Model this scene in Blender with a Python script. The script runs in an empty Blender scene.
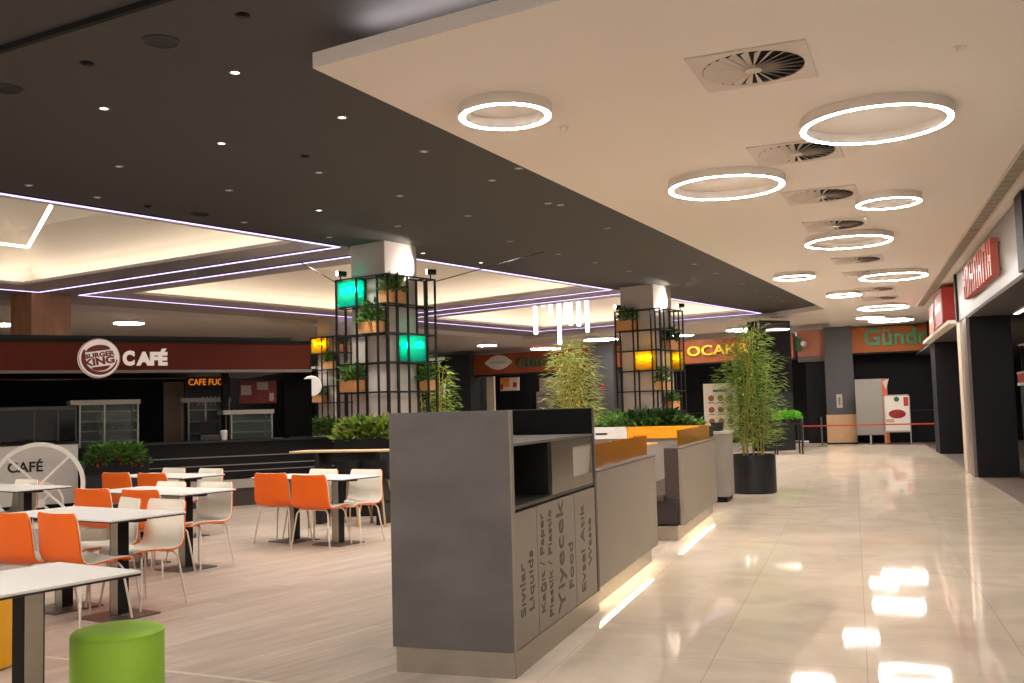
import bpy, bmesh, math, random
from mathutils import Vector, Matrix
R = math.radians
PI = math.pi
random.seed(7)
SC = bpy.context.scene
COL = SC.collection

# ------------------------------------------------------------------ survey of the place
# camera solved from the photograph: focal length in pixels, pitch, roll, yaw, eye height (metres)
F, PITCH, ROLL, YAW, EYE = 990.39, 0.068959, -0.02714, 0.3299, 1.40
def _axes():
    cy, sy, cp, sp = math.cos(YAW), math.sin(YAW), math.cos(PITCH), math.sin(PITCH)
    fw = Vector((-sy*cp, cy*cp, sp)); r0 = Vector((cy, sy, 0)); u0 = r0.cross(fw)
    cr, sr = math.cos(ROLL), math.sin(ROLL)
    return cr*r0 + sr*u0, -sr*r0 + cr*u0, fw
AR, AU, AF = _axes()
def ray(x, y): return AF + AR*((x-512)/F) - AU*((y-341.5)/F)
def pl(x, y, z):
    d = ray(x, y); t = (z-EYE)/d.z
    return Vector((d.x*t, d.y*t, z))
def atX(x, y, X):
    d = ray(x, y); t = X/d.x
    return Vector((X, d.y*t, EYE+d.z*t))
def atY(x, y, Y):
    d = ray(x, y); t = Y/d.y
    return Vector((d.x*t, Y, EYE+d.z*t))
def atD(x, y, D):
    d = ray(x, y); t = D/d.dot(AF)
    return Vector((d.x*t, d.y*t, EYE+d.z*t))
class VPlane:
    """a vertical plane through two floor points: s runs along it, w away from the camera"""
    def __init__(self, A, B):
        self.A = Vector((A[0], A[1], 0)); self.d = (Vector((B[0], B[1], 0))-self.A).normalized()
        self.n = Vector((-self.d.y, self.d.x, 0)); self.rz = math.atan2(self.d.y, self.d.x)
    def sz(self, x, y, w=0):
        r = ray(x, y); A = self.A + self.n*w
        t = A.dot(self.n)/r.dot(self.n)
        p = Vector((r.x*t, r.y*t, EYE+r.z*t))
        return (p-self.A).dot(self.d), p.z
    def pt(self, s, w=0, z=0): return self.A+self.d*s+self.n*w+Vector((0, 0, z))
TH = R(17.0)
def uvw(u, v, z=0):
    c, s = math.cos(R(17.5)), math.sin(R(17.5))
    return Vector((u*c+v*s, -u*s+v*c, z))

# ------------------------------------------------------------------ materials
def lin(c):
    return tuple(((v/255)/12.92 if v/255 <= .04045 else ((v/255+.055)/1.055)**2.4) for v in c)
MATS = {}
def mat(name, rgb, rough=.5, metal=0, noise=0, scale=8, bump=0, emit=0, ecol=None, spec=.5, stretch=None, coat=0):
    if name in MATS: return MATS[name]
    m = bpy.data.materials.new(name); m.use_nodes = True
    nt = m.node_tree; b = nt.nodes['Principled BSDF']
    c = lin(rgb)
    b.inputs['Base Color'].default_value = (*c, 1)
    b.inputs['Roughness'].default_value = rough
    b.inputs['Metallic'].default_value = metal
    b.inputs['Specular IOR Level'].default_value = spec
    b.inputs['Coat Weight'].default_value = coat
    if noise or bump:
        tc = nt.nodes.new('ShaderNodeTexCoord'); mp = nt.nodes.new('ShaderNodeMapping')
        if stretch: mp.inputs['Scale'].default_value = stretch
        nt.links.new(tc.outputs['Object'], mp.inputs['Vector'])
        n = nt.nodes.new('ShaderNodeTexNoise'); n.inputs['Scale'].default_value = scale; n.inputs['Detail'].default_value = 4
        nt.links.new(mp.outputs['Vector'], n.inputs['Vector'])
        if noise:
            r = nt.nodes.new('ShaderNodeValToRGB')
            r.color_ramp.elements[0].position = .3; r.color_ramp.elements[1].position = .7
            r.color_ramp.elements[0].color = (*[v*(1-noise) for v in c], 1)
            r.color_ramp.elements[1].color = (*[min(1, v*(1+noise)) for v in c], 1)
            nt.links.new(n.outputs['Fac'], r.inputs['Fac']); nt.links.new(r.outputs['Color'], b.inputs['Base Color'])
        if bump:
            bp = nt.nodes.new('ShaderNodeBump'); bp.inputs['Strength'].default_value = bump
            nt.links.new(n.outputs['Fac'], bp.inputs['Height']); nt.links.new(bp.outputs['Normal'], b.inputs['Normal'])
    if emit:
        b.inputs['Emission Color'].default_value = (*(ecol or c), 1); b.inputs['Emission Strength'].default_value = emit
    MATS[name] = m
    return m
def tinted(name, rgb, clear=.7, rough=.1):
    """tinted clear acrylic: light passes tinted, part of it scatters and part reflects"""
    if name in MATS: return MATS[name]
    m = bpy.data.materials.new(name); m.use_nodes = True; nt = m.node_tree; nt.nodes.clear()
    o = nt.nodes.new('ShaderNodeOutputMaterial'); c = (*lin(rgb), 1)
    tr = nt.nodes.new('ShaderNodeBsdfTransparent'); tr.inputs[0].default_value = c
    tl = nt.nodes.new('ShaderNodeBsdfTranslucent'); tl.inputs[0].default_value = c
    df = nt.nodes.new('ShaderNodeBsdfDiffuse'); df.inputs[0].default_value = c
    gl = nt.nodes.new('ShaderNodeBsdfGlossy'); gl.inputs['Roughness'].default_value = rough
    m1 = nt.nodes.new('ShaderNodeMixShader'); m1.inputs[0].default_value = .65
    m2 = nt.nodes.new('ShaderNodeMixShader'); m2.inputs[0].default_value = clear
    m3 = nt.nodes.new('ShaderNodeMixShader'); fr = nt.nodes.new('ShaderNodeFresnel'); fr.inputs[0].default_value = 1.3
    L = nt.links.new
    L(tl.outputs[0], m1.inputs[1]); L(df.outputs[0], m1.inputs[2]); L(m1.outputs[0], m2.inputs[1]); L(tr.outputs[0], m2.inputs[2])
    L(fr.outputs[0], m3.inputs[0]); L(m2.outputs[0], m3.inputs[1]); L(gl.outputs[0], m3.inputs[2]); L(m3.outputs[0], o.inputs[0])
    MATS[name] = m
    return m
def leafmat(name, a, b):
    if name in MATS: return MATS[name]
    m = bpy.data.materials.new(name); m.use_nodes = True; nt = m.node_tree
    p = nt.nodes['Principled BSDF']; p.inputs['Roughness'].default_value = .55
    g = nt.nodes.new('ShaderNodeNewGeometry'); r = nt.nodes.new('ShaderNodeValToRGB')
    r.color_ramp.elements[0].color = (*lin(a), 1); r.color_ramp.elements[1].color = (*lin(b), 1)
    nt.links.new(g.outputs['Random Per Island'], r.inputs['Fac']); nt.links.new(r.outputs['Color'], p.inputs['Base Color'])
    tl = nt.nodes.new('ShaderNodeBsdfTranslucent'); nt.links.new(r.outputs['Color'], tl.inputs[0])
    mx = nt.nodes.new('ShaderNodeMixShader'); mx.inputs[0].default_value = .3
    o = nt.nodes['Material Output']
    nt.links.new(p.outputs[0], mx.inputs[1]); nt.links.new(tl.outputs[0], mx.inputs[2]); nt.links.new(mx.outputs[0], o.inputs[0])
    MATS[name] = m
    return m
def lampmat(name, rgb, strength):
    if name in MATS: return MATS[name]
    m = bpy.data.materials.new(name); m.use_nodes = True; nt = m.node_tree; nt.nodes.clear()
    o = nt.nodes.new('ShaderNodeOutputMaterial'); e = nt.nodes.new('ShaderNodeEmission')
    e.inputs[0].default_value = (*rgb, 1); e.inputs[1].default_value = strength
    nt.links.new(e.outputs[0], o.inputs[0]); MATS[name] = m
    return m
def floor_tile():
    m = bpy.data.materials.new('polished_beige_tile'); m.use_nodes = True; nt = m.node_tree; b = nt.nodes['Principled BSDF']
    L = nt.links.new
    tc = nt.nodes.new('ShaderNodeTexCoord')
    br = nt.nodes.new('ShaderNodeTexBrick'); br.offset = 0; br.squash = 1
    br.inputs['Scale'].default_value = 1; br.inputs['Brick Width'].default_value = .8; br.inputs['Row Height'].default_value = .8
    br.inputs['Mortar Size'].default_value = .003; br.inputs['Bias'].default_value = 0
    br.inputs['Color1'].default_value = (*lin((221, 205, 185)), 1); br.inputs['Color2'].default_value = (*lin((214, 197, 177)), 1)
    br.inputs['Mortar'].default_value = (*lin((196, 176, 152)), 1)
    L(tc.outputs['Object'], br.inputs['Vector'])
    n = nt.nodes.new('ShaderNodeTexNoise'); n.inputs['Scale'].default_value = 1.4; n.inputs['Detail'].default_value = 7; n.inputs['Distortion'].default_value = 1.6
    L(tc.outputs['Object'], n.inputs['Vector'])
    r = nt.nodes.new('ShaderNodeValToRGB')
    r.color_ramp.elements[0].position = .34; r.color_ramp.elements[0].color = (.89, .88, .87, 1)
    r.color_ramp.elements[1].position = .62; r.color_ramp.elements[1].color = (1.04, 1.03, 1.02, 1)
    L(n.outputs['Fac'], r.inputs['Fac'])
    mx = nt.nodes.new('ShaderNodeMix'); mx.data_type = 'RGBA'; mx.blend_type = 'MULTIPLY'; mx.inputs['Factor'].default_value = 1
    L(br.outputs['Color'], mx.inputs['A']); L(r.outputs['Color'], mx.inputs['B'])
    df = nt.nodes.new('ShaderNodeBsdfDiffuse'); L(mx.outputs['Result'], df.inputs['Color'])
    gl = nt.nodes.new('ShaderNodeBsdfGlossy'); gl.inputs['Roughness'].default_value = .04; gl.inputs['Color'].default_value = (1,.97,.93,1)
    fr = nt.nodes.new('ShaderNodeFresnel'); fr.inputs['IOR'].default_value = 1.36
    mn = nt.nodes.new('ShaderNodeMath'); mn.operation = 'MINIMUM'; mn.inputs[1].default_value = .5
    L(fr.outputs[0], mn.inputs[0])
    ms = nt.nodes.new('ShaderNodeMixShader'); L(mn.outputs[0], ms.inputs[0]); L(df.outputs[0], ms.inputs[1]); L(gl.outputs[0], ms.inputs[2])
    L(ms.outputs[0], nt.nodes['Material Output'].inputs['Surface']); nt.nodes.remove(b)
    return m
def floor_wood():
    m = bpy.data.materials.new('oak_plank_floor'); m.use_nodes = True; nt = m.node_tree; b = nt.nodes['Principled BSDF']
    L = nt.links.new
    tc = nt.nodes.new('ShaderNodeTexCoord'); mp = nt.nodes.new('ShaderNodeMapping')
    mp.inputs['Rotation'].default_value = (0, 0, R(-72.5)); L(tc.outputs['Object'], mp.inputs['Vector'])
    br = nt.nodes.new('ShaderNodeTexBrick'); br.offset = .37
    br.inputs['Scale'].default_value = 1; br.inputs['Brick Width'].default_value = 1.2; br.inputs['Row Height'].default_value = .14
    br.inputs['Mortar Size'].default_value = .0015; br.inputs['Bias'].default_value = 0
    br.inputs['Color1'].default_value = (*lin((186, 167, 150)), 1); br.inputs['Color2'].default_value = (*lin((168, 150, 134)), 1)
    br.inputs['Mortar'].default_value = (*lin((150, 133, 118)), 1)
    L(mp.outputs['Vector'], br.inputs['Vector'])
    m2 = nt.nodes.new('ShaderNodeMapping'); m2.inputs['Scale'].default_value = (1.5, 16, 1); L(mp.outputs['Vector'], m2.inputs['Vector'])
    n = nt.nodes.new('ShaderNodeTexNoise'); n.inputs['Scale'].default_value = 1.4; n.inputs['Detail'].default_value = 5
    L(m2.outputs['Vector'], n.inputs['Vector'])
    r = nt.nodes.new('ShaderNodeValToRGB')
    r.color_ramp.elements[0].position = .3; r.color_ramp.elements[0].color = (.8, .8, .8, 1)
    r.color_ramp.elements[1].position = .7; r.color_ramp.elements[1].color = (1.1, 1.1, 1.1, 1)
    L(n.outputs['Fac'], r.inputs['Fac'])
    mx = nt.nodes.new('ShaderNodeMix'); mx.data_type = 'RGBA'; mx.blend_type = 'MULTIPLY'; mx.inputs['Factor'].default_value = 1
    L(br.outputs['Color'], mx.inputs['A']); L(r.outputs['Color'], mx.inputs['B']); L(mx.outputs['Result'], b.inputs['Base Color'])
    b.inputs['Roughness'].default_value = .42
    return m
WARM = (1, .84, .70)
M_white = mat('ceiling_paint', (227, 219, 211), .8)
M_dark = mat('dark_ceiling_paint', (73, 70, 69), .7, spec=.3)
M_vault = mat('vault_paint', (226, 214, 196), .85)
M_band = mat('coffer_band_lit', (206, 199, 206), .7)  # pale lilac colour stands in for violet light on the dark band
M_black = mat('black_laminate', (20, 20, 21), .5, spec=.2)
M_blackm = mat('black_metal', (20, 19, 19), .45, .2)
M_wallblack = mat('black_wall', (30, 30, 32), .7, spec=.2)
M_steel = mat('brushed_steel', (178, 170, 158), .24, .92, noise=.06, scale=3, stretch=(1, 1, 30))
M_conc = mat('concrete_laminate', (95, 89, 86), .6, noise=.16, scale=2.6, stretch=(1, 1, 2.2))
M_conc2 = mat('taupe_laminate', (142, 131, 117), .45, noise=.04, scale=2)
M_wht = mat('white_laminate', (232, 226, 218), .35)
M_edge = mat('dark_edge', (38, 32, 40), .5)
M_orange = mat('orange_plastic', (240, 104, 10), .4)
M_cream = mat('cream_plastic', (250, 241, 224), .4)
M_rod = mat('cream_rod', (214, 204, 190), .4, .2)
M_box = mat('planter_timber', (206, 148, 92), .6, noise=.1, scale=6, stretch=(1, 1, 8))
M_soil = mat('soil', (40, 30, 24), .9)
M_leaf = leafmat('green_leaves', (44, 82, 30), (120, 160, 66))
M_leafd = leafmat('dark_leaves', (24, 44, 22), (58, 86, 40))
M_bam = leafmat('bamboo_leaves', (86, 122, 44), (176, 196, 96))
M_bam2 = leafmat('bamboo_lit_leaves', (150, 160, 70), (214, 212, 130))  # paler than the other bamboo: bright light put into the leaf colour
M_cane = mat('bamboo_cane', (186, 160, 70), .5)
M_amber = tinted('amber_acrylic', (255, 176, 66), .55)
M_green = tinted('green_acrylic', (10, 235, 210), .72)
M_yellow = tinted('yellow_acrylic', (255, 222, 50), .72)
M_glass = tinted('display_glass', (225, 232, 228), .93, .03)
M_bulb = lampmat('bulb', (1, 1, .95), 60)
M_ring = lampmat('ring_lamp', (1, .95, .895), 78)
M_led = lampmat('violet_led', (.66, .50, 1.0), 1.15)
M_cove = lampmat('cove_led', (1, .90, .76), 4.4)
M_tube = lampmat('tube_lamp', (1, .93, .95), 7)
M_glow = lampmat('plinth_led', (1, .86, .6), 22)
M_spot = lampmat('downlight_lamp', (1, .9, .85), 3)
M_spotdim = lampmat('downlight_lamp_dim', (1, .9, .84), .17)

# ------------------------------------------------------------------ mesh building
class MB:
    def __init__(self): self.v = []; self.f = []; self.M = None
    def add(self, vs, fs):
        o = len(self.v)
        for p in vs:
            p = Vector(p)
            self.v.append(tuple(self.M @ p) if self.M else tuple(p))
        self.f += [tuple(i+o for i in f) for f in fs]
        return self
    def box(self, x0, x1, y0, y1, z0, z1):
        return self.add([(x0,y0,z0),(x1,y0,z0),(x1,y1,z0),(x0,y1,z0),(x0,y0,z1),(x1,y0,z1),(x1,y1,z1),(x0,y1,z1)],
                 [(0,3,2,1),(4,5,6,7),(0,1,5,4),(1,2,6,5),(2,3,7,6),(3,0,4,7)])
    def prism(self, poly, z0, z1):
        n = len(poly)
        a = sum(poly[i][0]*poly[(i+1)%n][1]-poly[(i+1)%n][0]*poly[i][1] for i in range(n))
        if a < 0: poly = poly[::-1]
        return self.add([(x,y,z0) for x,y in poly]+[(x,y,z1) for x,y in poly],
                 [tuple(range(n-1,-1,-1)), tuple(range(n,2*n))]+[(i,(i+1)%n,(i+1)%n+n,i+n) for i in range(n)])
    def tube(self, p0, p1, r0, r1=None, n=8):
        return self.path([p0, p1], r0, r1, n)
    def path(self, pts, r0, r1=None, n=8):
        pts = [Vector(p) for p in pts]; r1 = r0 if r1 is None else r1
        vs = []; fs = []; k = len(pts); ref = None
        for i, p in enumerate(pts):
            t = (pts[min(i+1,k-1)]-pts[max(i-1,0)]).normalized()
            if ref is None: ref = Vector((0,0,1)) if abs(t.z) < .9 else Vector((1,0,0))
            a = t.cross(ref).normalized(); b = t.cross(a).normalized(); ref = b.cross(t)*-1 if False else ref
            r = r0+(r1-r0)*i/max(1,k-1)
            for j in range(n):
                w = 2*PI*j/n; vs.append(p+a*(math.cos(w)*r)+b*(math.sin(w)*r))
        for i in range(k-1):
            for j in range(n):
                fs.append((i*n+j, i*n+(j+1)%n, (i+1)*n+(j+1)%n, (i+1)*n+j))
        fs += [tuple(range(n-1,-1,-1)), tuple((k-1)*n+j for j in range(n))]
        return self.add(vs, fs)
    def bar(self, p0, p1, w, h=None):
        """square bar of width w (sideways) and height h along a segment"""
        p0, p1 = Vector(p0), Vector(p1); h = w if h is None else h
        t = (p1-p0).normalized(); up = Vector((0,0,1)) if abs(t.z) < .95 else Vector((0,1,0))
        a = t.cross(up).normalized()*(w/2); b = a.cross(t).normalized()*(h/2)
        vs = [p0-a-b,p0+a-b,p0+a+b,p0-a+b,p1-a-b,p1+a-b,p1+a+b,p1-a+b]
        return self.add(vs, [(0,3,2,1),(4,5,6,7),(0,1,5,4),(1,2,6,5),(2,3,7,6),(3,0,4,7)])
    def lathe(self, prof, n=32, c=(0,0,0)):
        vs = []; fs = []; k = len(prof)
        for r, z in prof:
            for j in range(n):
                w = 2*PI*j/n; vs.append((c[0]+r*math.cos(w), c[1]+r*math.sin(w), c[2]+z))
        for i in range(k-1):
            for j in range(n): fs.append((i*n+j, i*n+(j+1)%n, (i+1)*n+(j+1)%n, (i+1)*n+j))
        if prof[0][0] > 1e-5: fs.append(tuple(range(n-1,-1,-1)))
        if prof[-1][0] > 1e-5: fs.append(tuple((k-1)*n+j for j in range(n)))
        return self.add(vs, fs)
    def ring(self, Ro, Ri, z0, z1, n=64):
        vs = []; fs = []
        for j in range(n):
            c, s = math.cos(2*PI*j/n), math.sin(2*PI*j/n)
            vs += [(Ro*c,Ro*s,z0),(Ro*c,Ro*s,z1),(Ri*c,Ri*s,z1),(Ri*c,Ri*s,z0)]
        for j in range(n):
            a = 4*j; b = 4*((j+1)%n)
            for q in range(4): fs.append((a+q, b+q, b+(q+1)%4, a+(q+1)%4))
        return self.add(vs, fs)
    def leaf(self, p, d, n, l, w):
        d = d.normalized(); s = d.cross(n)
        if s.length < 1e-4: s = d.cross(Vector((1,0,.3)))
        s.normalize(); nn = s.cross(d)
        m = p+d*(l*.45)
        return self.add([p, m-s*w*.5+nn*w*.22, p+d*l-nn*l*.06, m+s*w*.5+nn*w*.22, m], [(0,4,1),(1,4,2),(4,0,3),(2,4,3)])
    def mesh(self, name, smooth=False):
        me = bpy.data.meshes.new(name); me.from_pydata(self.v, [], self.f); me.update()
        bm = bmesh.new(); bm.from_mesh(me); bmesh.ops.recalc_face_normals(bm, faces=bm.faces); bm.to_mesh(me); bm.free()
        if smooth:
            for p in me.polygons: p.use_smooth = True
        return me
def tag(o, label=None, cat=None, group=None, kind=None):
    if label: o['label'] = label
    if cat: o['category'] = cat
    if group: o['group'] = group
    if kind: o['kind'] = kind
    return o
def obj(name, mb, m, parent=None, bevel=0, smooth=False, loc=None, rz=0):
    me = mb.mesh(name, smooth) if isinstance(mb, MB) else mb
    me.materials.clear(); me.materials.append(m)
    o = bpy.data.objects.new(name, me); COL.objects.link(o)
    if parent: o.parent = parent
    if loc is not None: o.location = loc
    o.rotation_euler.z = rz
    if bevel:
        b = o.modifiers.new('bevel', 'BEVEL'); b.width = bevel; b.segments = 2; b.limit_method = 'ANGLE'; b.angle_limit = R(40)
    if smooth:
        try: me.set_sharp_from_angle(angle=R(45))
        except Exception: pass
    return o
def thing(name, label, cat, loc=(0,0,0), rz=0, group=None):
    o = bpy.data.objects.new(name, None); COL.objects.link(o)
    o.empty_display_size = .1; o.location = loc; o.rotation_euler.z = rz
    return tag(o, label, cat, group)
def struct(name, mb, m, label, cat='structure', **k):
    return tag(obj(name, mb, m, **k), label, cat, kind='structure')
def dup(root, loc, rz=None, label=None, group=None):
    r = root.copy(); COL.objects.link(r); r.location = loc
    if rz is not None: r.rotation_euler.z = rz
    if label: r['label'] = label
    if group: r['group'] = group
    for ch in list(root.children):
        c = ch.copy(); COL.objects.link(c); c.parent = r
        for g in list(ch.children):
            d = g.copy(); COL.objects.link(d); d.parent = c
    return r
def text_mesh(s, size=1, depth=.01, bold=0, shear=0, spacing=1):
    """letters as a mesh, centred, in the local x-z plane and facing -y"""
    cu = bpy.data.curves.new('lettering', 'FONT'); cu.body = s; cu.size = size; cu.extrude = depth/2; cu.offset = bold
    cu.align_x = 'CENTER'; cu.align_y = 'CENTER'; cu.shear = shear; cu.space_character = spacing; cu.resolution_u = 4
    o = bpy.data.objects.new('lettering', cu); COL.objects.link(o)
    dg = bpy.context.evaluated_depsgraph_get(); dg.update()
    me = bpy.data.meshes.new_from_object(o.evaluated_get(dg))
    bpy.data.objects.remove(o); bpy.data.curves.remove(cu)
    me.transform(Matrix(((1,0,0,0),(0,0,-1,0),(0,1,0,0),(0,0,0,1))))
    xs = [v.co.x for v in me.vertices]; zs = [v.co.z for v in me.vertices]
    me.transform(Matrix.Translation((-(max(xs)+min(xs))/2, 0, -(max(zs)+min(zs))/2)))
    return me, max(xs)-min(xs), max(zs)-min(zs)
def fit_text(s, w=None, h=None, depth=.01, **k):
    me, tw, th = text_mesh(s, 1, .02, **k)
    sx = w/tw if w else h/th; sz = h/th if h else sx
    me.transform(Matrix.Diagonal((sx, depth/.02, sz, 1)))
    return me

# ------------------------------------------------------------------ shell
ZW, ZD = 3.82, 4.10
FLW = (-1.84)
fl = MB().box(FLW, 2.02, -3, 36, -.1, 0).prism([(FLW,13.4),(FLW,36),(-8,40),(-8,17)], -.1, 0)
struct('floor', fl, floor_tile(), 'polished beige marble tile floor of the corridor', 'floor')
fw = MB().prism([(FLW,-3),(FLW,13.4),(-8,17),(-8,40),(-34,48),(-34,-3)], -.1, 0)
struct('floor_dining', fw, floor_wood(), 'oak plank floor under the dining tables', 'floor')
fs = MB().box(2.02, 9, 8, 36, -.1, .002)
struct('floor_shops', fs, mat('shop_floor', (112, 96, 84), .5, noise=.08), 'dull brown floor inside the shops on the right', 'floor')
tr = MB().prism([(-4.9,4.80),(-2.44,4.535),(-2.44,4.56),(-4.9,4.825)], 0, .004)  # thin pale strip lying across the planks
struct('trim_1', tr, mat('floor_strip', (205, 190, 172), .35), 'pale strip crossing the plank floor', 'trim')

# white ceiling over the corridor, a slab hung below the dark ceiling
C0 = pl(312.8, 68.2, ZW); C1 = pl(825, 309, ZW)
dl = (C1-C0); frontx = Vector((1, -.232, 0))
Pn = C0+frontx*5.9
slab = [(C0.x,C0.y),(C1.x,C1.y),(C1.x,36.5),(2.6,36.5),(2.6,Pn.y)]
struct('ceiling', MB().prism(slab, ZW, ZW+.11), M_white, 'white dropped ceiling over the corridor', 'ceiling')
# near part of the corridor ceiling, behind the front edge, is part of the dark ceiling
ZP = 3.96
D1, D2, D3 = pl(825,309,3.96), pl(800,313,3.96), uvw(-11.6, 28.6)
K1, K0 = uvw(-21.2, 29.4), uvw(-21.6, 8.0)
lo = [(C1.x,D1.y),(D2.x,D2.y),(D3.x,D3.y),(K1.x,K1.y),(K0.x,K0.y),(-36,8),(-36,46),(-14,46),(C1.x,37)]
struct('ceiling_perimeter', MB().prism([p for p in lo], ZP, ZP+.09), M_white, 'white lower ceiling along the shop fronts', 'ceiling')
# coffers: corner points of each violet outline
COF = [
 [(-11.54,4.2),(-11.54,11.05),(-19.85,10.55),(-19.85,4.2)],
 [(-11.53,11.90),(-11.52,19.50),(-19.75,20.05),(-19.80,11.40)],
 [(-11.45,20.35),(-11.50,28.15),(-19.60,28.05),(-19.45,20.90)],
]
pts = [[uvw(u, v) for u, v in q] for q in COF]
# dark ceiling surface with the three openings (built as strips between them)
def P2(u, v): return tuple(uvw(u, v)[:2])
dark = MB()
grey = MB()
def strip(poly, mb=None): (mb or dark).prism(poly, ZD, ZD+.06)
A, B_, C_ = COF
strip([P2(-11.54,-6),P2(10,-14),P2(10,29.5),P2(-11.5,29.5)])
strip([P2(-11.54,-6),P2(-11.54,A[0][1]),P2(-19.85,A[3][1]),P2(-19.85,-6)])
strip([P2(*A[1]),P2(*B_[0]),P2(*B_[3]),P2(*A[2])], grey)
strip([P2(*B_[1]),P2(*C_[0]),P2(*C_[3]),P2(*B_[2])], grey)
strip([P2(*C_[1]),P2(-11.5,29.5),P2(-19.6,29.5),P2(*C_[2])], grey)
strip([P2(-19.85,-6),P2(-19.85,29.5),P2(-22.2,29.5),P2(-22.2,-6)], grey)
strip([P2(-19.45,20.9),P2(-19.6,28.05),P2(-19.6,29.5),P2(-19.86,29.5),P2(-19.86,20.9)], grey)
struct('ceiling_strips', grey, mat('grey_ceiling_tone',(172,165,170),.7), 'grey ceiling strips between and beyond the coffers', 'ceiling')  # strips are lighter and greyer than the rest of the dark ceiling
struct('ceiling_upper', dark, M_dark, 'dark charcoal ceiling above the dining hall', 'ceiling')
def up(p, z): return Vector((p[0], p[1], z))
rz_ = MB()
for a, b in ((K0,K1),(K1,D3),(D3,D2),(D2,D1)): rz_.bar(up(a,4.03), up(b,4.03), .03, .138)
struct('trim_2', rz_, M_white, 'white step between the dark and the lower white ceiling', 'trim')
# shadow joint crossing the dark ceiling near the camera
g0, g1 = pl(-60, 68.7, ZD-.02), pl(165, -1.6, ZD-.02)
gd = (g1-g0)
struct('trim_3', MB().bar(g0, g0+gd*2.4, .04, .04), mat('joint_black', (8,8,8), .9), 'black shadow joint crossing the dark ceiling', 'trim')

LEDN = ['nearest coffer of the dining hall', 'second coffer, behind the lattice column', 'farthest coffer, under the hanging light tubes']
for k, (q, w) in enumerate(zip(COF, pts)):
    ctr = sum((p for p in w), Vector())/4
    # violet line along the outline
    t = thing('led_strip', 'violet light line outlining the ' + LEDN[k], 'light strip', (0,0,0), 0, 'violet light lines of the coffers')
    for i in range(4):
        if k == 0 and i == 3: continue
        a, b = w[i].copy(), w[(i+1)%4].copy(); a.z = b.z = ZD-.012
        obj('profile', MB().bar(a+Vector((0,0,.006)), b+Vector((0,0,.006)), .085, .02), M_blackm, t)
        obj('diffuser', MB().bar(a-Vector((0,0,.006)), b-Vector((0,0,.006)), .055, .014), M_led, t)
    # flat dark band, small lip with the hidden light on top of it, vault above
    def inset(q, d, z, dr=None):
        dr = d if dr is None else dr
        u1 = q[0][0]-dr; u0 = q[2][0]+d
        return [uvw(u1, q[0][1]+d, z), uvw(u1, q[1][1]-d, z), uvw(u0, q[2][1]-d, z), uvw(u0, q[3][1]+d, z)]
    def loft(loops, mb=None):
        mb = mb or MB(); n = 4; vs = [p for l in loops for p in l]; fs = []
        for i in range(len(loops)-1):
            for j in range(n): fs.append((i*n+j, i*n+(j+1)%n, (i+1)*n+(j+1)%n, (i+1)*n+j))
        return mb.add(vs, fs)
    struct('ceiling_coffer', loft([inset(q,0,ZD), inset(q,.72,ZD+.005,.28), inset(q,.72,ZD+.06,.28), inset(q,.66,ZD+.06,.22), inset(q,.66,ZD+.02,.22)]), M_band,
           'grey flat band around the ' + LEDN[k], 'ceiling')
    struct('ceiling_vault', loft([inset(q,.1,ZD+.02,.05), inset(q,.36,ZD+.40,.12), inset(q,1.0,ZD+1.0,.6), inset(q,2.6,ZD+1.75,2.2), inset(q,3.2,ZD+1.8)]).add(inset(q,3.2,ZD+1.8),[(0,1,2,3)]), M_vault,
           'pale lit vault inside the ' + LEDN[k], 'ceiling')
    t = thing('cove_light', 'hidden warm light behind the lip of the ' + LEDN[k], 'cove light', (0,0,0), 0, 'cove lights of the coffers')
    lp = inset(q, .45, ZD+.04, .16)
    for i in range(4):
        obj('light_bar', MB().bar(lp[i], lp[(i+1)%4], .07, .03), M_cove, t)
    # light outline up in the vault
    if k == 0:
        z = 4.5; M_vl = lampmat('vault_led', (1, .97, .92), 1.6)
        a, b, c = pl(0,243.5,z), pl(28,247,z), pl(51,206,z)
        t = thing('vault_light', 'bright angled light line high in the nearest coffer', 'light strip')
        obj('tube', MB().bar(a+(a-b)*.6, b, .05, .04), M_vl, t)
        obj('tube', MB().bar(b, c, .05, .04), M_vl, t)
# glow on the dark ceiling from a strip lying on top of the corridor slab
t = thing('soffit_light', 'strip light on top of the white ceiling front edge', 'cove light')
obj('light_bar', MB().bar(C0+frontx*.35+Vector((.03,.16,.13)), C0+frontx*4.2+Vector((.03,.16,.13)), .06, .02), lampmat('soffit_led',(1,.94,.97),8), t)

# walls
wl = VPlane((-15.1,39.2), (-1.4,34.9))
struct('wall_back', MB().box(-1.5, 9, 35.2, 35.4, 0, ZW), M_wallblack, 'black back wall behind the far restaurant', 'wall')
o = struct('wall_shops', MB().box(-22, 14.3, 2.6, 2.8, 0, ZW), M_wallblack, 'black wall behind the restaurant row', 'wall', loc=wl.A, rz=wl.rz)
struct('wall_left', MB().box(-33, -32.8, 5, 46, 0, ZW), M_wallblack, 'black wall far behind the cafe', 'wall')
struct('wall_right', MB().box(5.2, 5.4, 6, 35.4, 0, 2.86), M_wallblack, 'black wall at the back of the right shops', 'wall')

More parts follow.
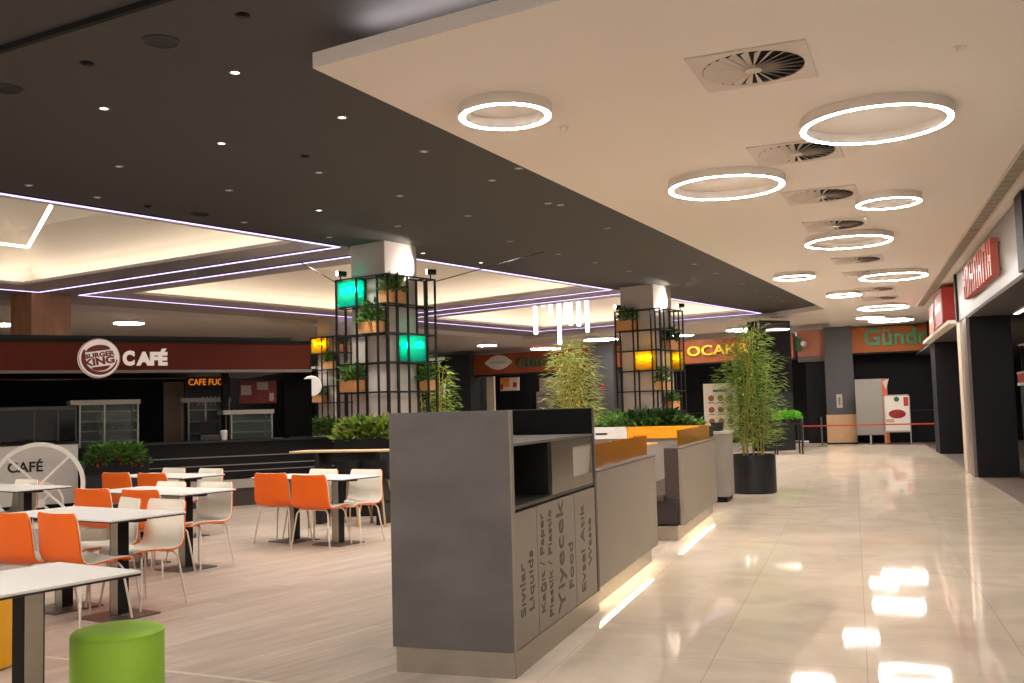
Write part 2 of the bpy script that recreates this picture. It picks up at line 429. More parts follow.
# ------------------------------------------------------------------ ceiling fittings
def ring_light(r):
    t = thing('mounted_ring_light', 'x', 'ring light')
    obj('housing', MB().ring(r+.008, r-.048, .0, .085), M_white, t, smooth=True)
    obj('diffuser', MB().ring(r, r-.040, -.003, .004), M_ring, t)
    return t
big, small = ring_light(.612), ring_light(.365)
used = {}
def place_ring(kind, p, label, z=ZW-.085, grp='ring lights under the white ceiling'):
    src = big if kind == 'b' else small
    loc = Vector((p[0], p[1], z))
    if kind not in used:
        used[kind] = 1; src.location = loc; src['label'] = label; src['group'] = grp; return src
    return dup(src, loc, None, label, grp)
zr = ZW-.085
for kind, q, lab in [
  ('s',(505,117),'small ring light nearest the tip of the white ceiling'),
  ('b',(875.4,125.5),'largest ring light, nearest on the corridor right side'),
  ('b',(726,188),'large ring light left of the second ceiling vent'),
  ('s',(888.6,203.5),'small ring light beside the third ceiling vent'),
  ('b',(848.5,242.5),'large ring light just beyond the fourth ceiling vent'),
  ('s',(794.5,278),'small ring light near the dark ceiling edge, left of the sixth vent'),
  ('b',(893,277),'large ring light right of the sixth ceiling vent'),
  ('s',(844,295.5),'small ring light left of the seventh ceiling vent'),
  ('b',(883,308),'large ring light beyond the eighth ceiling vent'),
  ('s',(870,318),'small ring light before the far green lettered sign'),
  ('b',(891,320.5),'large ring light farthest down the corridor, by the green sign')]:
    place_ring(kind, pl(*q, zr), lab)
for kind, q, lab in [
  ('s',(129,323.5),'small ring light above the cafe fascia'),
  ('s',(2,325),'small ring light at the far left behind the brown column'),
  ('s',(487,345.7),'small ring light left before the red restaurant fascia'),
  ('b',(546,349),'large ring light before the red restaurant fascia'),
  ('b',(601,339.7),'large ring light behind the second lattice column'),
  ('s',(683,335.5),'small ring light left before the yellow lettered sign'),
  ('b',(745,330),'large ring light behind the tall bamboo')]:
    place_ring(kind, pl(*q, ZP-.085), lab, ZP-.085, grp='ring lights along the shop fronts')
for x, y in ((-3.6,1.6),(-6.6,1.2),(-1.2,-.2),(1.0,2.4),(-4.6,-1.4),(-8.6,4.3),(-7.4,2.9)):  # unseen rings added to brighten the foreground and the chairs
    place_ring('b', (x,y), 'added unseen large ring light above and behind the photographer', ZD-.085, 'added ring lights beyond the frame')

def make_vent():
    t = thing('ceiling_vent', 'x', 'ceiling vent')
    fr = MB(); n = 48; h = .41; r = .36
    vs = []; fs = []
    for j in range(n):
        a = 2*PI*j/n; c, s = math.cos(a), math.sin(a); k = h/max(abs(c), abs(s))
        vs += [(c*k,s*k,-.012),(c*r,s*r,-.012),(c*r,s*r,.0),(c*k,s*k,0)]
    for j in range(n):
        a = 4*j; b = 4*((j+1)%n)
        for q in range(4): fs.append((a+q, b+q, b+(q+1)%4, a+(q+1)%4))
    fr.add(vs, fs)
    obj('frame', fr, mat('vent_paint',(205,194,184),.5), t)
    obj('backing', MB().lathe([(.36,-.0015),(.36,-.0005)], 40), mat('vent_black',(24,22,20),.9), t)
    g = MB()
    for j in range(24):
        a = 2*PI*j/24; d = Vector((math.cos(a), math.sin(a), 0)); s = Vector((d.y, -d.x, 0))
        p0, p1 = d*.05, d*.355
        w0, w1 = .010, .046
        t0 = Vector((0,0,-.004)); dn = Vector((0,0,-.026))
        g.add([p0-s*w0*.5+t0, p1-s*w1*.5+t0, p1+s*w1*.6+dn, p0+s*w0*.6+dn,
               p0-s*w0*.5+t0+Vector((0,0,.002)), p1-s*w1*.5+t0+Vector((0,0,.002)), p1+s*w1*.6+dn+Vector((0,0,.002)), p0+s*w0*.6+dn+Vector((0,0,.002))],
              [(0,1,2,3),(7,6,5,4),(0,4,5,1),(1,5,6,2),(2,6,7,3),(3,7,4,0)])
    g.lathe([(.06,-.03),(.06,-.004)], 20)
    obj('blades', g, mat('vent_paint',(205,194,184),.5), t)
    return t
vent = make_vent()
VN = ['nearest square swirl vent in the white ceiling', 'second swirl vent, partly behind the largest ring light', 'third swirl vent, left of a small ring light',
      'fourth swirl vent, before a large ring light', 'fifth swirl vent along the corridor', 'sixth swirl vent, left of a large ring light',
      'seventh swirl vent along the corridor', 'eighth and farthest swirl vent along the corridor']
for k, q in enumerate(((753,67),(796,152),(821,195),(836,224.5),(858,259.5),(866,273),(875,289),(880,298))):
    p = pl(*q, ZW)
    if k == 0: vent.location = p; vent.rotation_euler.z = R(-4); vent['label'] = VN[0]; vent['group'] = 'swirl vents of the corridor ceiling'
    else: dup(vent, p, R(-4), VN[k], 'swirl vents of the corridor ceiling')
# long slot grille by the right shops
t = thing('slot_grille', 'long louvred air slot along the right edge of the white ceiling', 'grille')
obj('frame_bar', MB().box(1.66,1.69,9,27.9,ZW-.012,ZW), mat('vent_paint',(205,194,184),.5), t); obj('frame_bar', MB().box(1.84,1.87,9,27.9,ZW-.012,ZW), mat('vent_paint',(205,194,184),.5), t)
prof_ = []; y = 9.0
while y < 27.7:
    prof_ += [(y,-.0025),(y,-.009),(y+.16,-.009),(y+.16,-.0025)]; y += .27
lv = MB(); n_ = len(prof_)
lv.add([(1.69,a,ZW+b) for a,b in prof_]+[(1.84,a,ZW+b) for a,b in prof_], [(i,i+1,i+1+n_,i+n_) for i in range(n_-1)])
obj('grating', lv, mat('louvre_paint',(150,140,128),.6), t)
obj('backing', MB().box(1.69,1.84,9,27.9,ZW-.002,ZW-.0005), mat('louvre_back',(96,88,78),.8), t)

# downlights of the dark ceiling
def downlight(dim):
    t = thing('downlight', 'x', 'downlight')
    obj('trim_ring', MB().ring(.05, .034, -.008, 0, 20), mat('downlight_trim',(120,112,105),.4), t)
    obj('lens', MB().lathe([(.035,-.005),(.035,-.001)], 20), M_spotdim if dim else M_spot, t)
    return t
DL = {}; FIX = []
BR = [(235,72),(104,108),(221.5,143),(342,117),(319,210),(423,253),(481,262.5)]
DM = [(424,151),(319,172),(229,190),(119,166),(29,185),(97,197),(399.7,195.6),(492,180),(519,168),(548,203),(560.6,204.7),(468,215.6),(397.5,226),
      (510,241),(558,253.8),(595,262.5),(607.5,228),(628.8,271),(694.4,264),(716,273),(742.4,284),(757.3,290.5),(770.4,296.2),(783,301),(740,305),(690,296.5),
      (244,222),(329,237),(195,272.7),(260,263.3),(126,283),(314.6,254.8),(267,316),(291,315.5)]
for dim, L_ in ((0,BR),(1,DM)):
    for q in L_:
        p = pl(*q, ZD)
        lab = 'small bright round downlight in the dark ceiling' if not dim else 'small faint round downlight in the dark ceiling'
        g = 'bright downlights of the dark ceiling' if not dim else 'faint downlights of the dark ceiling'
        if dim not in DL:
            DL[dim] = downlight(dim); DL[dim].location = p; tag(DL[dim], lab, None, g); FIX.append(DL[dim])
        else: FIX.append(dup(DL[dim], p, None, lab, g))
    # the lamps themselves throw their light down
for i, q in enumerate(BR+DM):
    p = pl(*q, ZD)
    la = bpy.data.lights.new('downlight_beam', 'SPOT'); la.energy = 34 if p.y < 9 else 60 if p.y < 13 else 105; la.spot_size = R(120); la.spot_blend = .9; la.color = (1, .94, .87); la.shadow_soft_size = .12
    lo_ = bpy.data.objects.new('downlight_beam', la); COL.objects.link(lo_); lo_.parent = FIX[i]; lo_.location = (0,0,-.03)
# more of the same lamps over the tables, hidden from view by nothing but the frame
for k, q in enumerate(((161,41),(242.6,15),(87,63),(5,88),(305,156),(200,214),(148,206))):
    p = pl(*q, ZD)
    if k in (0,3,5):
        t = thing('ceiling_speaker', ['round dark speaker in the dark ceiling near the joint','','','round dark speaker at the left edge of the dark ceiling','','round dark speaker in the dark ceiling by the violet line'][k], 'speaker', p)
        obj('rim', MB().ring(.13,.115,-.012,0,32), M_dark, t); obj('grille', MB().lathe([(.115,-.008),(.115,0)],32), M_blackm, t)
    else:
        t = thing('smoke_detector', ['','small dark detector right of the ceiling speaker','small dark detector below the ceiling joint','','small dark detector among the downlights','','small dark detector above the nearest violet line','small dark detector left of a speaker'][k if k<7 else 6], 'detector', p)
        if k == 6: t['label'] = 'small dark detector just above the violet line at left'
        obj('base', MB().lathe([(.05,-.012),(.05,0)],20), M_blackm, t); obj('head', MB().lathe([(.02,-.026),(.036,-.02),(.036,-.012)],20), M_blackm, t)
for q, lab in (((564,127),'small pale detector right of the small near ring light'),((960,47),'small pale detector in the upper right ceiling')):
    t = thing('smoke_detector', lab, 'detector', pl(*q, ZW))
    obj('base', MB().lathe([(.045,-.008),(.045,0)],20), M_white, t); obj('head', MB().lathe([(.018,-.03),(.03,-.022),(.03,-.008)],20), M_white, t)

# ------------------------------------------------------------------ columns
def column(name, u, v, w, m, label, top):
    return struct(name, MB().box(-w,0,0,w,0,top), m, label, 'column', loc=uvw(u,v), rz=-R(17.5))
M_col = mat('column_plaster', (196,186,178), .7, noise=.03)
column('column', -10.69, 11.2, .74, M_col, 'white column inside the nearest lattice', ZD)
column('column', -10.42, 19.45, .84, M_col, 'white column inside the second lattice', ZD)
column('column', -19.85, 18.9, .8, M_col, 'white column inside the lattice behind the cafe', ZD)
column('column', -19.95, 10.45, .85, mat('brown_stone',(176,128,88),.25,noise=.25,scale=3,stretch=(1,1,.3)), 'brown polished stone column above the cafe fascia', ZD)

# ------------------------------------------------------------------ lattices
def foliage(n, rx, ry, h, l, w, seed, up=.5, droop=0, z0=0):
    rnd = random.Random(seed); mb = MB()
    for _ in range(n):
        x, y, z = rnd.uniform(-1,1), rnd.uniform(-1,1), rnd.random()
        s = 1-.35*z*z
        p = Vector((x*rx*s, y*ry*s, z0+z*h))
        d = Vector((x+rnd.uniform(-.8,.8), y+rnd.uniform(-.8,.8), up+rnd.uniform(-.5,.7)))
        mb.leaf(p, d, Vector((rnd.uniform(-1,1), rnd.uniform(-1,1), 1)), l*rnd.uniform(.6,1.3), w*rnd.uniform(.7,1.2))
    return mb
def planter_box(loc, rz, w, d, h, ph, label, seed, m=M_leaf, grp='timber planter boxes in the lattices', n=170):
    t = thing('planter_box', label, 'planter', loc, rz, grp)
    e = .015
    b = MB().box(-w/2,w/2,-d/2,-d/2+e,0,h).box(-w/2,w/2,d/2-e,d/2,0,h).box(-w/2,-w/2+e,-d/2+e,d/2-e,0,h).box(w/2-e,w/2,-d/2+e,d/2-e,0,h).box(-w/2+e,w/2-e,-d/2+e,d/2-e,0,e)
    obj('box', b, M_box, t); obj('soil', MB().box(-w/2+e,w/2-e,-d/2+e,d/2-e,e,h*.8), M_soil, t)
    obj('foliage', foliage(n, w*.46, d*.5, ph, .13, .05, seed, z0=h*.75), m, t)
    return t
def light_box(loc, rz, w, d, h, m, label, nb=2):
    t = thing('light_box', label, 'light box', loc, rz, 'coloured light boxes in the lattices')
    e = .008
    for (x0,x1,y0,y1) in ((-w/2,w/2,-d/2,-d/2+e),(-w/2,w/2,d/2-e,d/2),(-w/2,-w/2+e,-d/2+e,d/2-e),(w/2-e,w/2,-d/2+e,d/2-e)):
        obj('panel', MB().box(x0,x1,y0,y1,0,h), m, t)
    obj('lid', MB().box(-w/2,w/2,-d/2,d/2,h-.004,h), m, t)
    obj('floor_panel', MB().box(-w/2,w/2,-d/2,d/2,0,.006), m, t)
    for k in range(nb):
        x = (k-(nb-1)/2)*w*.4; yy = d*.2*(1 if k%2 else -1)
        b = obj('bulb', MB().lathe([(.001,-.035),(.022,-.025),(.03,0),(.022,.022),(.001,.03)],16,(x if w>d else yy*.6, yy*.6 if w>d else (k-(nb-1)/2)*d*.4, h*.66)), M_bulb, t, smooth=True)
        obj('cord', MB().tube((x if w>d else yy*.6, yy*.6 if w>d else (k-(nb-1)/2)*d*.4, h*.66+.03),(x if w>d else yy*.6, yy*.6 if w>d else (k-(nb-1)/2)*d*.4, h),.004), M_blackm, b)
    return t
def lattice(u0, v0, label, posts, runs, nlev=8, ztop=3.54, cell=.45, grp='black lattices around the columns', wires=()):
    O = uvw(u0, v0); t = thing('plant_lattice', label, 'lattice', O, -R(17.5), grp)
    for (a, b) in posts:
        obj('post', MB().box(a-.014,a+.014,b-.014,b+.014,0,ztop), M_blackm, t)
    for k in range(nlev):
        z = ztop-.011-k*cell
        if z < .1: break
        mb = MB()
        for (a0,b0,a1,b1) in runs: mb.bar((a0,b0,z),(a1,b1,z),.022)
        obj('rail', mb, M_blackm, t)
    for p, q in wires: obj('stay_wire', MB().tube(p, q, .008), M_blackm, t)
    return t
LPOSTS = [(a,b) for a in (0,-.22,-.67,-1.12) for b in (0,.2)]+[(a,b) for a in (0,-.22) for b in (.45,.9)]+[(-.22,1.1),(0,1.1)]
LRUNS = [(-1.12,0,0,0),(-1.12,.2,-.22,.2),(0,0,0,.9),(-.22,0,-.22,.9),(-.22,1.1,0,1.1),(-.22,.9,-.22,1.1),(0,.9,0,1.1)]+[(a,0,a,.2) for a in (-.22,-.67,-1.12)]+[(-.22,b,0,b) for b in (.45,.9)]
def lat_pt(u0, v0, a, b, z): return uvw(u0+a, v0+b, z)
LZ = lambda k: 3.54-.45*k     # level heights from the top
U1, V1 = -10.42, 10.97
lattice(U1, V1, 'nearest black metal lattice around a white column, left of the grey bin', LPOSTS, LRUNS,
        wires=[((-1.12,0,3.5), Matrix.Rotation(R(17.5),3,'Z') @ (atD(300,262,16.9)-uvw(U1,V1))),((0,1.1,3.5),(1.4,2.2,3.95))])
rzL = -R(17.5)
light_box(lat_pt(U1,V1,-.895,.1,LZ(1)+.012), rzL, .42, .17, .41, M_green, 'teal light box at the top left corner of the nearest lattice')
light_box(lat_pt(U1,V1,-.11,.675,LZ(3)+.012), rzL, .18, .41, .41, M_green, 'teal light box halfway down the right side of the nearest lattice')
planter_box(lat_pt(U1,V1,-.11,.225,LZ(1)+.012), rzL, .17, .40, .19, .24, 'timber planter at the top corner of the nearest lattice', 1)
planter_box(lat_pt(U1,V1,-.445,.1,LZ(2)+.012), rzL, .41, .155, .18, .30, 'timber planter in the second row of the nearest lattice', 2)
planter_box(lat_pt(U1,V1,-.895,.1,LZ(4)+.012), rzL, .41, .155, .18, .27, 'timber planter low on the left of the nearest lattice', 3)
planter_box(lat_pt(U1,V1,-.11,1.0,LZ(4)+.012), rzL, .19, .17, .16, .22, 'timber planter at the rear corner of the nearest lattice', 4)
U2, V2 = -10.15, 19.2
lattice(U2, V2, 'second black metal lattice, behind the benches and the yellow planter', LPOSTS, LRUNS)
light_box(lat_pt(U2,V2,-.445,.1,LZ(3)+.012), rzL, .42, .17, .41, M_yellow, 'yellow light box on the front of the second lattice')
light_box(lat_pt(U2,V2,-.11,1.0,LZ(3)+.012), rzL, .19, .17, .41, M_yellow, 'yellow light box at the rear corner of the second lattice', 1)
planter_box(lat_pt(U2,V2,-.895,.1,LZ(1)+.012), rzL, .43, .17, .22, .32, 'timber planter at the top left of the second lattice', 5)
planter_box(lat_pt(U2,V2,-.11,.675,LZ(2)+.012), rzL, .17, .40, .2, .3, 'dark leaved planter high on the right of the second lattice', 6, M_leafd)
planter_box(lat_pt(U2,V2,-.11,.225,LZ(4)+.012), rzL, .17, .40, .18, .36, 'timber planter under the yellow box of the second lattice', 7)
planter_box(lat_pt(U2,V2,-1.0,.4,LZ(2)+.012), rzL, .2, .15, .2, .05, 'small timber box on the left of the second lattice', 8, n=12)
planter_box(lat_pt(U2,V2,-.11,.675,LZ(5)+.012), rzL, .17, .38, .2, .2, 'lowest timber planter on the right of the second lattice', 9)
U3, V3 = -19.55, 18.65
lattice(U3, V3, 'far black metal lattice right of the cafe, behind the nearest lattice', LPOSTS, LRUNS)
light_box(lat_pt(U3,V3,-.895,.1,LZ(1)+.012), rzL, .42, .17, .41, M_yellow, 'yellow light box at the top of the far lattice by the cafe fascia')
planter_box(lat_pt(U3,V3,-.11,.225,LZ(1)+.012), rzL, .17, .40, .2, .24, 'timber planter at the top right of the far lattice', 10)
planter_box(lat_pt(U3,V3,-.445,.1,LZ(2)+.012), rzL, .41, .155, .2, .26, 'timber planter in the second row of the far lattice', 11)
planter_box(lat_pt(U3,V3,-.895,.1,LZ(4)+.012), rzL, .41, .155, .2, .28, 'timber planter low on the left of the far lattice', 12)
# spotlights on the lattice tops
def spotlight(loc, aim, label, energy):
    d = (aim-loc); t = thing('spotlight', label, 'spotlight', loc, math.atan2(d.y,d.x)+PI/2, 'spotlights on the lattice tops')
    obj('bracket', MB().tube((0,0,0),(0,0,.07),.012), M_blackm, t)
    obj('body', MB().tube((0,.09,.11),(0,-.06,.11),.045,n=16), M_blackm, t)
    obj('lens', MB().tube((0,-.06,.11),(0,-.066,.11),.04,n=16), lampmat('spot_lens',(1,.85,1),6), t)
    la = bpy.data.lights.new('spotlight_beam','SPOT'); la.energy = energy; la.spot_size = R(95); la.spot_blend = .25; la.color = (1,.90,.80); la.shadow_soft_size = .03
    l = bpy.data.objects.new('spotlight_beam', la); COL.objects.link(l)
    n = d.copy(); n.z = 0; n.normalize()
    w_ = loc+Vector((0,0,.11))+n*.09; q_ = (aim-w_).to_track_quat('-Z','Y')
    l.parent = t; l.location = (0,-.09,.11)
    l.rotation_euler = (Matrix.Rotation(-t.rotation_euler.z,4,'Z') @ q_.to_matrix().to_4x4()).to_euler()
for (U,V,n) in ((U1,V1,'nearest'),(U2,V2,'second')):
    spotlight(lat_pt(U,V,0,1.0,3.54), lat_pt(U,V,-.27,.62,3.78), 'spotlight aimed at the column from the right end of the %s lattice' % n, 24)
    spotlight(lat_pt(U,V,-1.12,.1,3.54), lat_pt(U,V,-1.3,-.5,3.3), 'small spotlight on the left top corner of the %s lattice' % n, 3)

# ------------------------------------------------------------------ bin station
BX0, BX1, BY0, BY1, BH = -2.43, -1.73, 4.96, 6.77, 1.40
t = thing('waste_station', 'grey concrete look waste station with dark steel hatches, in the foreground', 'waste bin', (0,0,0))
obj('end_panel', MB().box(BX0,BX1,BY0,BY0+.05,.135,BH), M_conc, t, bevel=.003)
obj('edge_strip', MB().box(BX1,BX1+.006,BY0,BY0+.05,.135,BH), M_conc2, t)
obj('rear_panel', MB().box(BX0,BX0+.04,BY0+.05,BY1-.03,.135,BH), mat('charcoal_laminate',(34,33,34),.8,spec=0), t)
obj('far_panel', MB().box(BX0,BX1+.004,BY1-.03,BY1,.135,BH), M_conc, t)
obj('far_lining', MB().box(BX0+.04,BX1-.006,BY1-.034,BY1-.03,.886,BH-.004), mat('charcoal_laminate',(34,33,34),.8,spec=0), t)
obj('top_edge', MB().box(BX0,BX0+.042,BY0+.05,BY1-.03,BH-.006,BH), M_conc2, t)
obj('carcass', MB().box(BX0+.04,BX1-.03,BY0+.05,BY1-.03,.135,.865), M_black, t)
obj('shelf', MB().box(BX0+.04,BX1-.004,BY0+.05,BY1-.03,.865,.885), mat('shelf_laminate',(66,60,56),.35,noise=.15,scale=9), t)
hy = [BY0+.055, 5.40, 6.20, BY1-.035]
for i in range(3):
    h = obj('hatch', MB().box(BX1-.028,BX1,hy[i]+.004,hy[i+1]-.004,.14,.85), M_conc2, t, bevel=.002)
obj('plinth', MB().box(BX0+.015,BX1-.006,BY0+.015,BY1-.01,0,.135), M_steel, t)
obj('skirt', MB().box(BX1-.006,BX1-.001,BY0+.02,BY1,.0,.136), M_steel, t)
# tray return unit on the shelf
th0, th1 = 5.74, BY1-.035
tb = obj('return_unit', MB().box(BX0+.06,BX1-.03,th0,th1,.886,1.20), mat('unit_black',(24,24,25),.5), t)
obj('unit_top', MB().box(BX0+.04,BX1-.004,BY0+.055,th1,1.205,1.22), mat('shelf_grey',(104,98,92),.4), t)
wy0, wy1 = 6.22, 6.70
ff = MB().box(BX1-.03,BX1-.004,th0,th1,.886,.955).box(BX1-.03,BX1-.004,th0,th1,1.15,1.203).box(BX1-.03,BX1-.004,th0,wy0,.955,1.15).box(BX1-.03,BX1-.004,wy1,th1,.955,1.15)
sf = obj('steel_front', ff, M_steel, t)
obj('flap', MB().add([(BX1-.026,wy0,.955),(BX1-.026,wy1,.955),(BX1-.012,wy1,1.15),(BX1-.012,wy0,1.15),(BX1-.032,wy0,.955),(BX1-.032,wy1,.955),(BX1-.018,wy1,1.15),(BX1-.018,wy0,1.15)],
   [(0,1,2,3),(7,6,5,4),(0,4,5,1),(1,5,6,2),(2,6,7,3),(3,7,4,0)]), mat('flap_pale',(196,190,176),.35,.3), t)
M_txt = mat('print_brown', (82,72,60), .6)
for s, px, yb, yt in (('S\u0131v\u0131lar',523,617.5,563.5),('Liquids',532,610,550),('Ka\u011f\u0131t / Paper',543,613,512),('Plastik / Plastic',550.5,617,510),
                      ('Yiyecek',562,612,500),('Food',571.3,588,542),('Evsel At\u0131k',583,592,504.5),('Waste',589.8,565,518)):
    a, b = atX(px, yb, BX1), atX(px, yt, BX1)
    L_ = b.z-a.z
    me = fit_text(s, w=L_, depth=.002, bold=.004)
    # letters run upward on the side that faces the corridor
    me.transform(Matrix(((0,-1,0,0),(0,0,-1,0),(1,0,0,0),(0,0,0,1))))
    o = obj('lettering', me, M_txt, t, loc=(BX1+.001,(a.y+b.y)/2,(a.z+b.z)/2)); o['label'] = 'brown lettering on the hatches'

# ------------------------------------------------------------------ booths along the corridor
M_brown = mat('brown_leather', (70,56,50), .5)
M_wood = mat('booth_wood', (214,160,104), .4, noise=.12, scale=4, stretch=(1,8,1))
def booth(y0, y1, label, a0, a1):
    t = thing('booth_bench', label, 'booth', (BX1,y0,0), 0, 'grey booth benches along the corridor')
    L_ = y1-y0
    obj('back_panel', MB().box(-.04,0,0,L_,.15,.945), M_conc2, t, bevel=.003)
    obj('cap', MB().box(-.19,.002,0,L_,.945,.957), mat('cap_taupe',(96,86,76),.5), t)
    obj('end_cheek', MB().box(-.19,-.04,0,.03,.15,.945), M_brown, t)
    obj('cushioned_back', MB().box(-.19,-.04,.03,L_,.42,.944), M_brown, t, bevel=.01)
    obj('seat', MB().box(-.62,-.19,-.1,L_-.1,.40,.47), M_brown, t, bevel=.012)
    obj('seat_box', MB().box(-.58,-.062,-.05,L_-.12,.165,.40), mat('dark_umber',(50,42,38),.5), t)
    pb = obj('plinth', MB().box(-.58,-.06,-.08,L_-.02,0,.149), M_steel, t)
    obj('light_bar', MB().box(-.058,-.042,.02,L_-.05,.153,.160), M_glow, t)
    s = obj('screen', MB().box(-.075,-.065,a0-y0,a1-y0,.957,1.135), M_amber, t); s['label'] = 'clear amber acrylic screen'
    s = obj('screen', MB().box(-.19,-.075,a1-y0-.01,a1-y0,.957,1.135), M_amber, t); s['label'] = 'clear amber acrylic screen'
    return t
booth(6.80, 8.98, 'grey booth bench with amber screen, right behind the waste station', 6.85, 8.95)
booth(10.45, 13.10, 'grey booth bench with amber screen, before the bamboo planter', 10.62, 13.05)
# booth tables and facing bench on the inner side
def booth_table(y0, y1, label):
    t = thing('booth_table', label, 'table', (-2.72,(y0+y1)/2,0), 0, 'booth tables behind the amber screens')
    h = (y1-y0)/2
    obj('tabletop', MB().box(-.3,.3,-h,h,.9,.93), M_wood, t, bevel=.004)
    for s in (-1,1): obj('leg', MB().box(-.04,.04,s*h*.6-.04,s*h*.6+.04,.0,.9), M_blackm, t)
booth_table(6.95, 8.85, 'wood topped booth table seen through the nearer amber screen')
booth_table(10.8, 12.8, 'wood topped booth table seen through the farther amber screen')
t = thing('booth_divider', 'grey padded divider between the two booth tables', 'booth')
obj('panel', MB().box(-3.3,-2.45,10.0,10.1,.1,.93), mat('pad_grey',(150,140,132),.7), t, bevel=.01)
obj('seat', MB().box(-3.3,-2.5,9.55,10.0,.40,.47), M_brown, t, bevel=.01)
obj('base', MB().box(-3.28,-2.55,9.6,10.0,0,.40), mat('dark_umber',(50,42,38),.5), t)
# yellow and white planter across the end of the booths
t = thing('planter_trough', 'long planter with white and glowing yellow front and low green plants', 'planter', (0,0,0))
yz = 13.75
pa = atY(594,433,yz); pb = atY(627,433,yz); pc = atY(690,433,yz)
zt0, zt1 = atY(640,438.5,yz).z, atY(640,426.5,yz).z
obj('white_front', MB().box(pa.x-.5,pb.x,yz,yz+.03,zt0,zt1), M_wht, t)
o = obj('yellow_front', MB().box(pb.x,pc.x+.25,yz-.006,yz+.03,zt0,zt1), mat('amber_panel',(255,170,20),.3), t); o['label'] = 'yellow front panel'
obj('trough', MB().box(pa.x-.5,pc.x+.25,yz+.03,yz+.5,zt0,zt1-.02), M_black, t)
obj('base', MB().box(pa.x-.45,pc.x+.2,yz+.04,yz+.48,0,zt0), mat('pad_grey',(150,140,132),.7), t)
obj('slot', MB().box(pa.x+.02,pa.x+.19,yz-.004,yz,zt0+.06,zt0+.085), M_black, t)
rnd = random.Random(31)
fb = foliage(900, (pc.x-pb.x+.6)/2, .22, .14, .1, .05, 21)
fo = obj('low_leaves', fb, M_leaf, t, loc=((pb.x+pc.x)/2-.15,yz+.26,zt1-.03))
fb2 = foliage(1000, (pc.x-pb.x)/2-.02, .18, .20, .13, .06, 22)
obj('tall_leaves', fb2, M_leafd, t, loc=((pb.x+pc.x)/2-.1,yz+.3,zt1-.03))
# grey service counter with terminal and menu board
t = thing('service_counter', 'grey concrete counter beside the bamboo planter', 'counter', (0,0,0))
cy0 = 14.45
ca, cb = atY(716,445,cy0), atY(727,445,cy0)
obj('body', MB().box(ca.x-.12,cb.x,cy0,cy0+.7,.08,atY(720,434,cy0).z), mat('counter_grey',(146,138,127),.6,noise=.1,scale=5), t)
obj('top', MB().box(ca.x-.14,cb.x+.02,cy0-.02,cy0+.72,atY(720,434,cy0).z,atY(720,431.5,cy0).z), mat('counter_top',(196,188,174),.4), t)
obj('toe_kick', MB().box(ca.x-.1,cb.x-.03,cy0+.04,cy0+.68,0,.08), M_black, t)
ctop = atY(720,431.5,cy0).z
t = thing('payment_terminal', 'black terminal with small screen on the grey counter', 'terminal', (ca.x-.02,cy0+.3,ctop), R(-12)); t.scale = (.72,.72,.72)
obj('screen', MB().add([(-.13,-.01,.03),(.13,-.01,.03),(.13,.05,.17),(-.13,.05,.17),(-.13,.02,.03),(.13,.02,.03),(.13,.08,.17),(-.13,.08,.17)],[(0,1,2,3),(7,6,5,4),(0,4,5,1),(1,5,6,2),(2,6,7,3),(3,7,4,0)]), M_black, t)
obj('stand', MB().box(-.1,.1,-.06,.1,0,.03), M_blackm, t)
mbp = 16.5
ma, mb_ = atY(703,384,mbp), atY(737,384,mbp)
t = thing('menu_board', 'pale menu board with rows of small dishes behind the bamboo', 'menu board', ((ma.x+mb_.x)/2,mbp,0), 0)
zb, ztp = atY(710,437,mbp).z, ma.z
hw = (mb_.x-ma.x)/2
obj('board', MB().box(-hw,hw,0,.04,zb,ztp), mat('menu_paper',(232,216,198),.6), t)
obj('stand', MB().box(-.03,.03,.04,.08,0,zb+.3).box(-.2,.2,-.05,.2,0,.02), M_blackm, t)
for r_ in range(4):
    for c_ in range(3):
        x = -hw*.55+c_*hw*.55; z = ztp-.24-r_*.19
        dsh = MB(); dsh.M = Matrix.Translation((x,-.002,z)) @ Matrix.Rotation(R(90),4,'X')
        dsh.lathe([(.05,0),(.04,.004),(.001,.006)],16)
        obj('dish_picture', dsh, mat('dish_brown',(150,92,52),.6), t)
        obj('caption', MB().box(x-.05,x+.05,-.004,0,z-.085,z-.067), mat('caption_grey',(150,128,108),.6), t)
obj('heading', MB().box(-.12,.12,-.004,0,ztp-.14,ztp-.10), mat('heading_green',(90,120,96),.6), t)

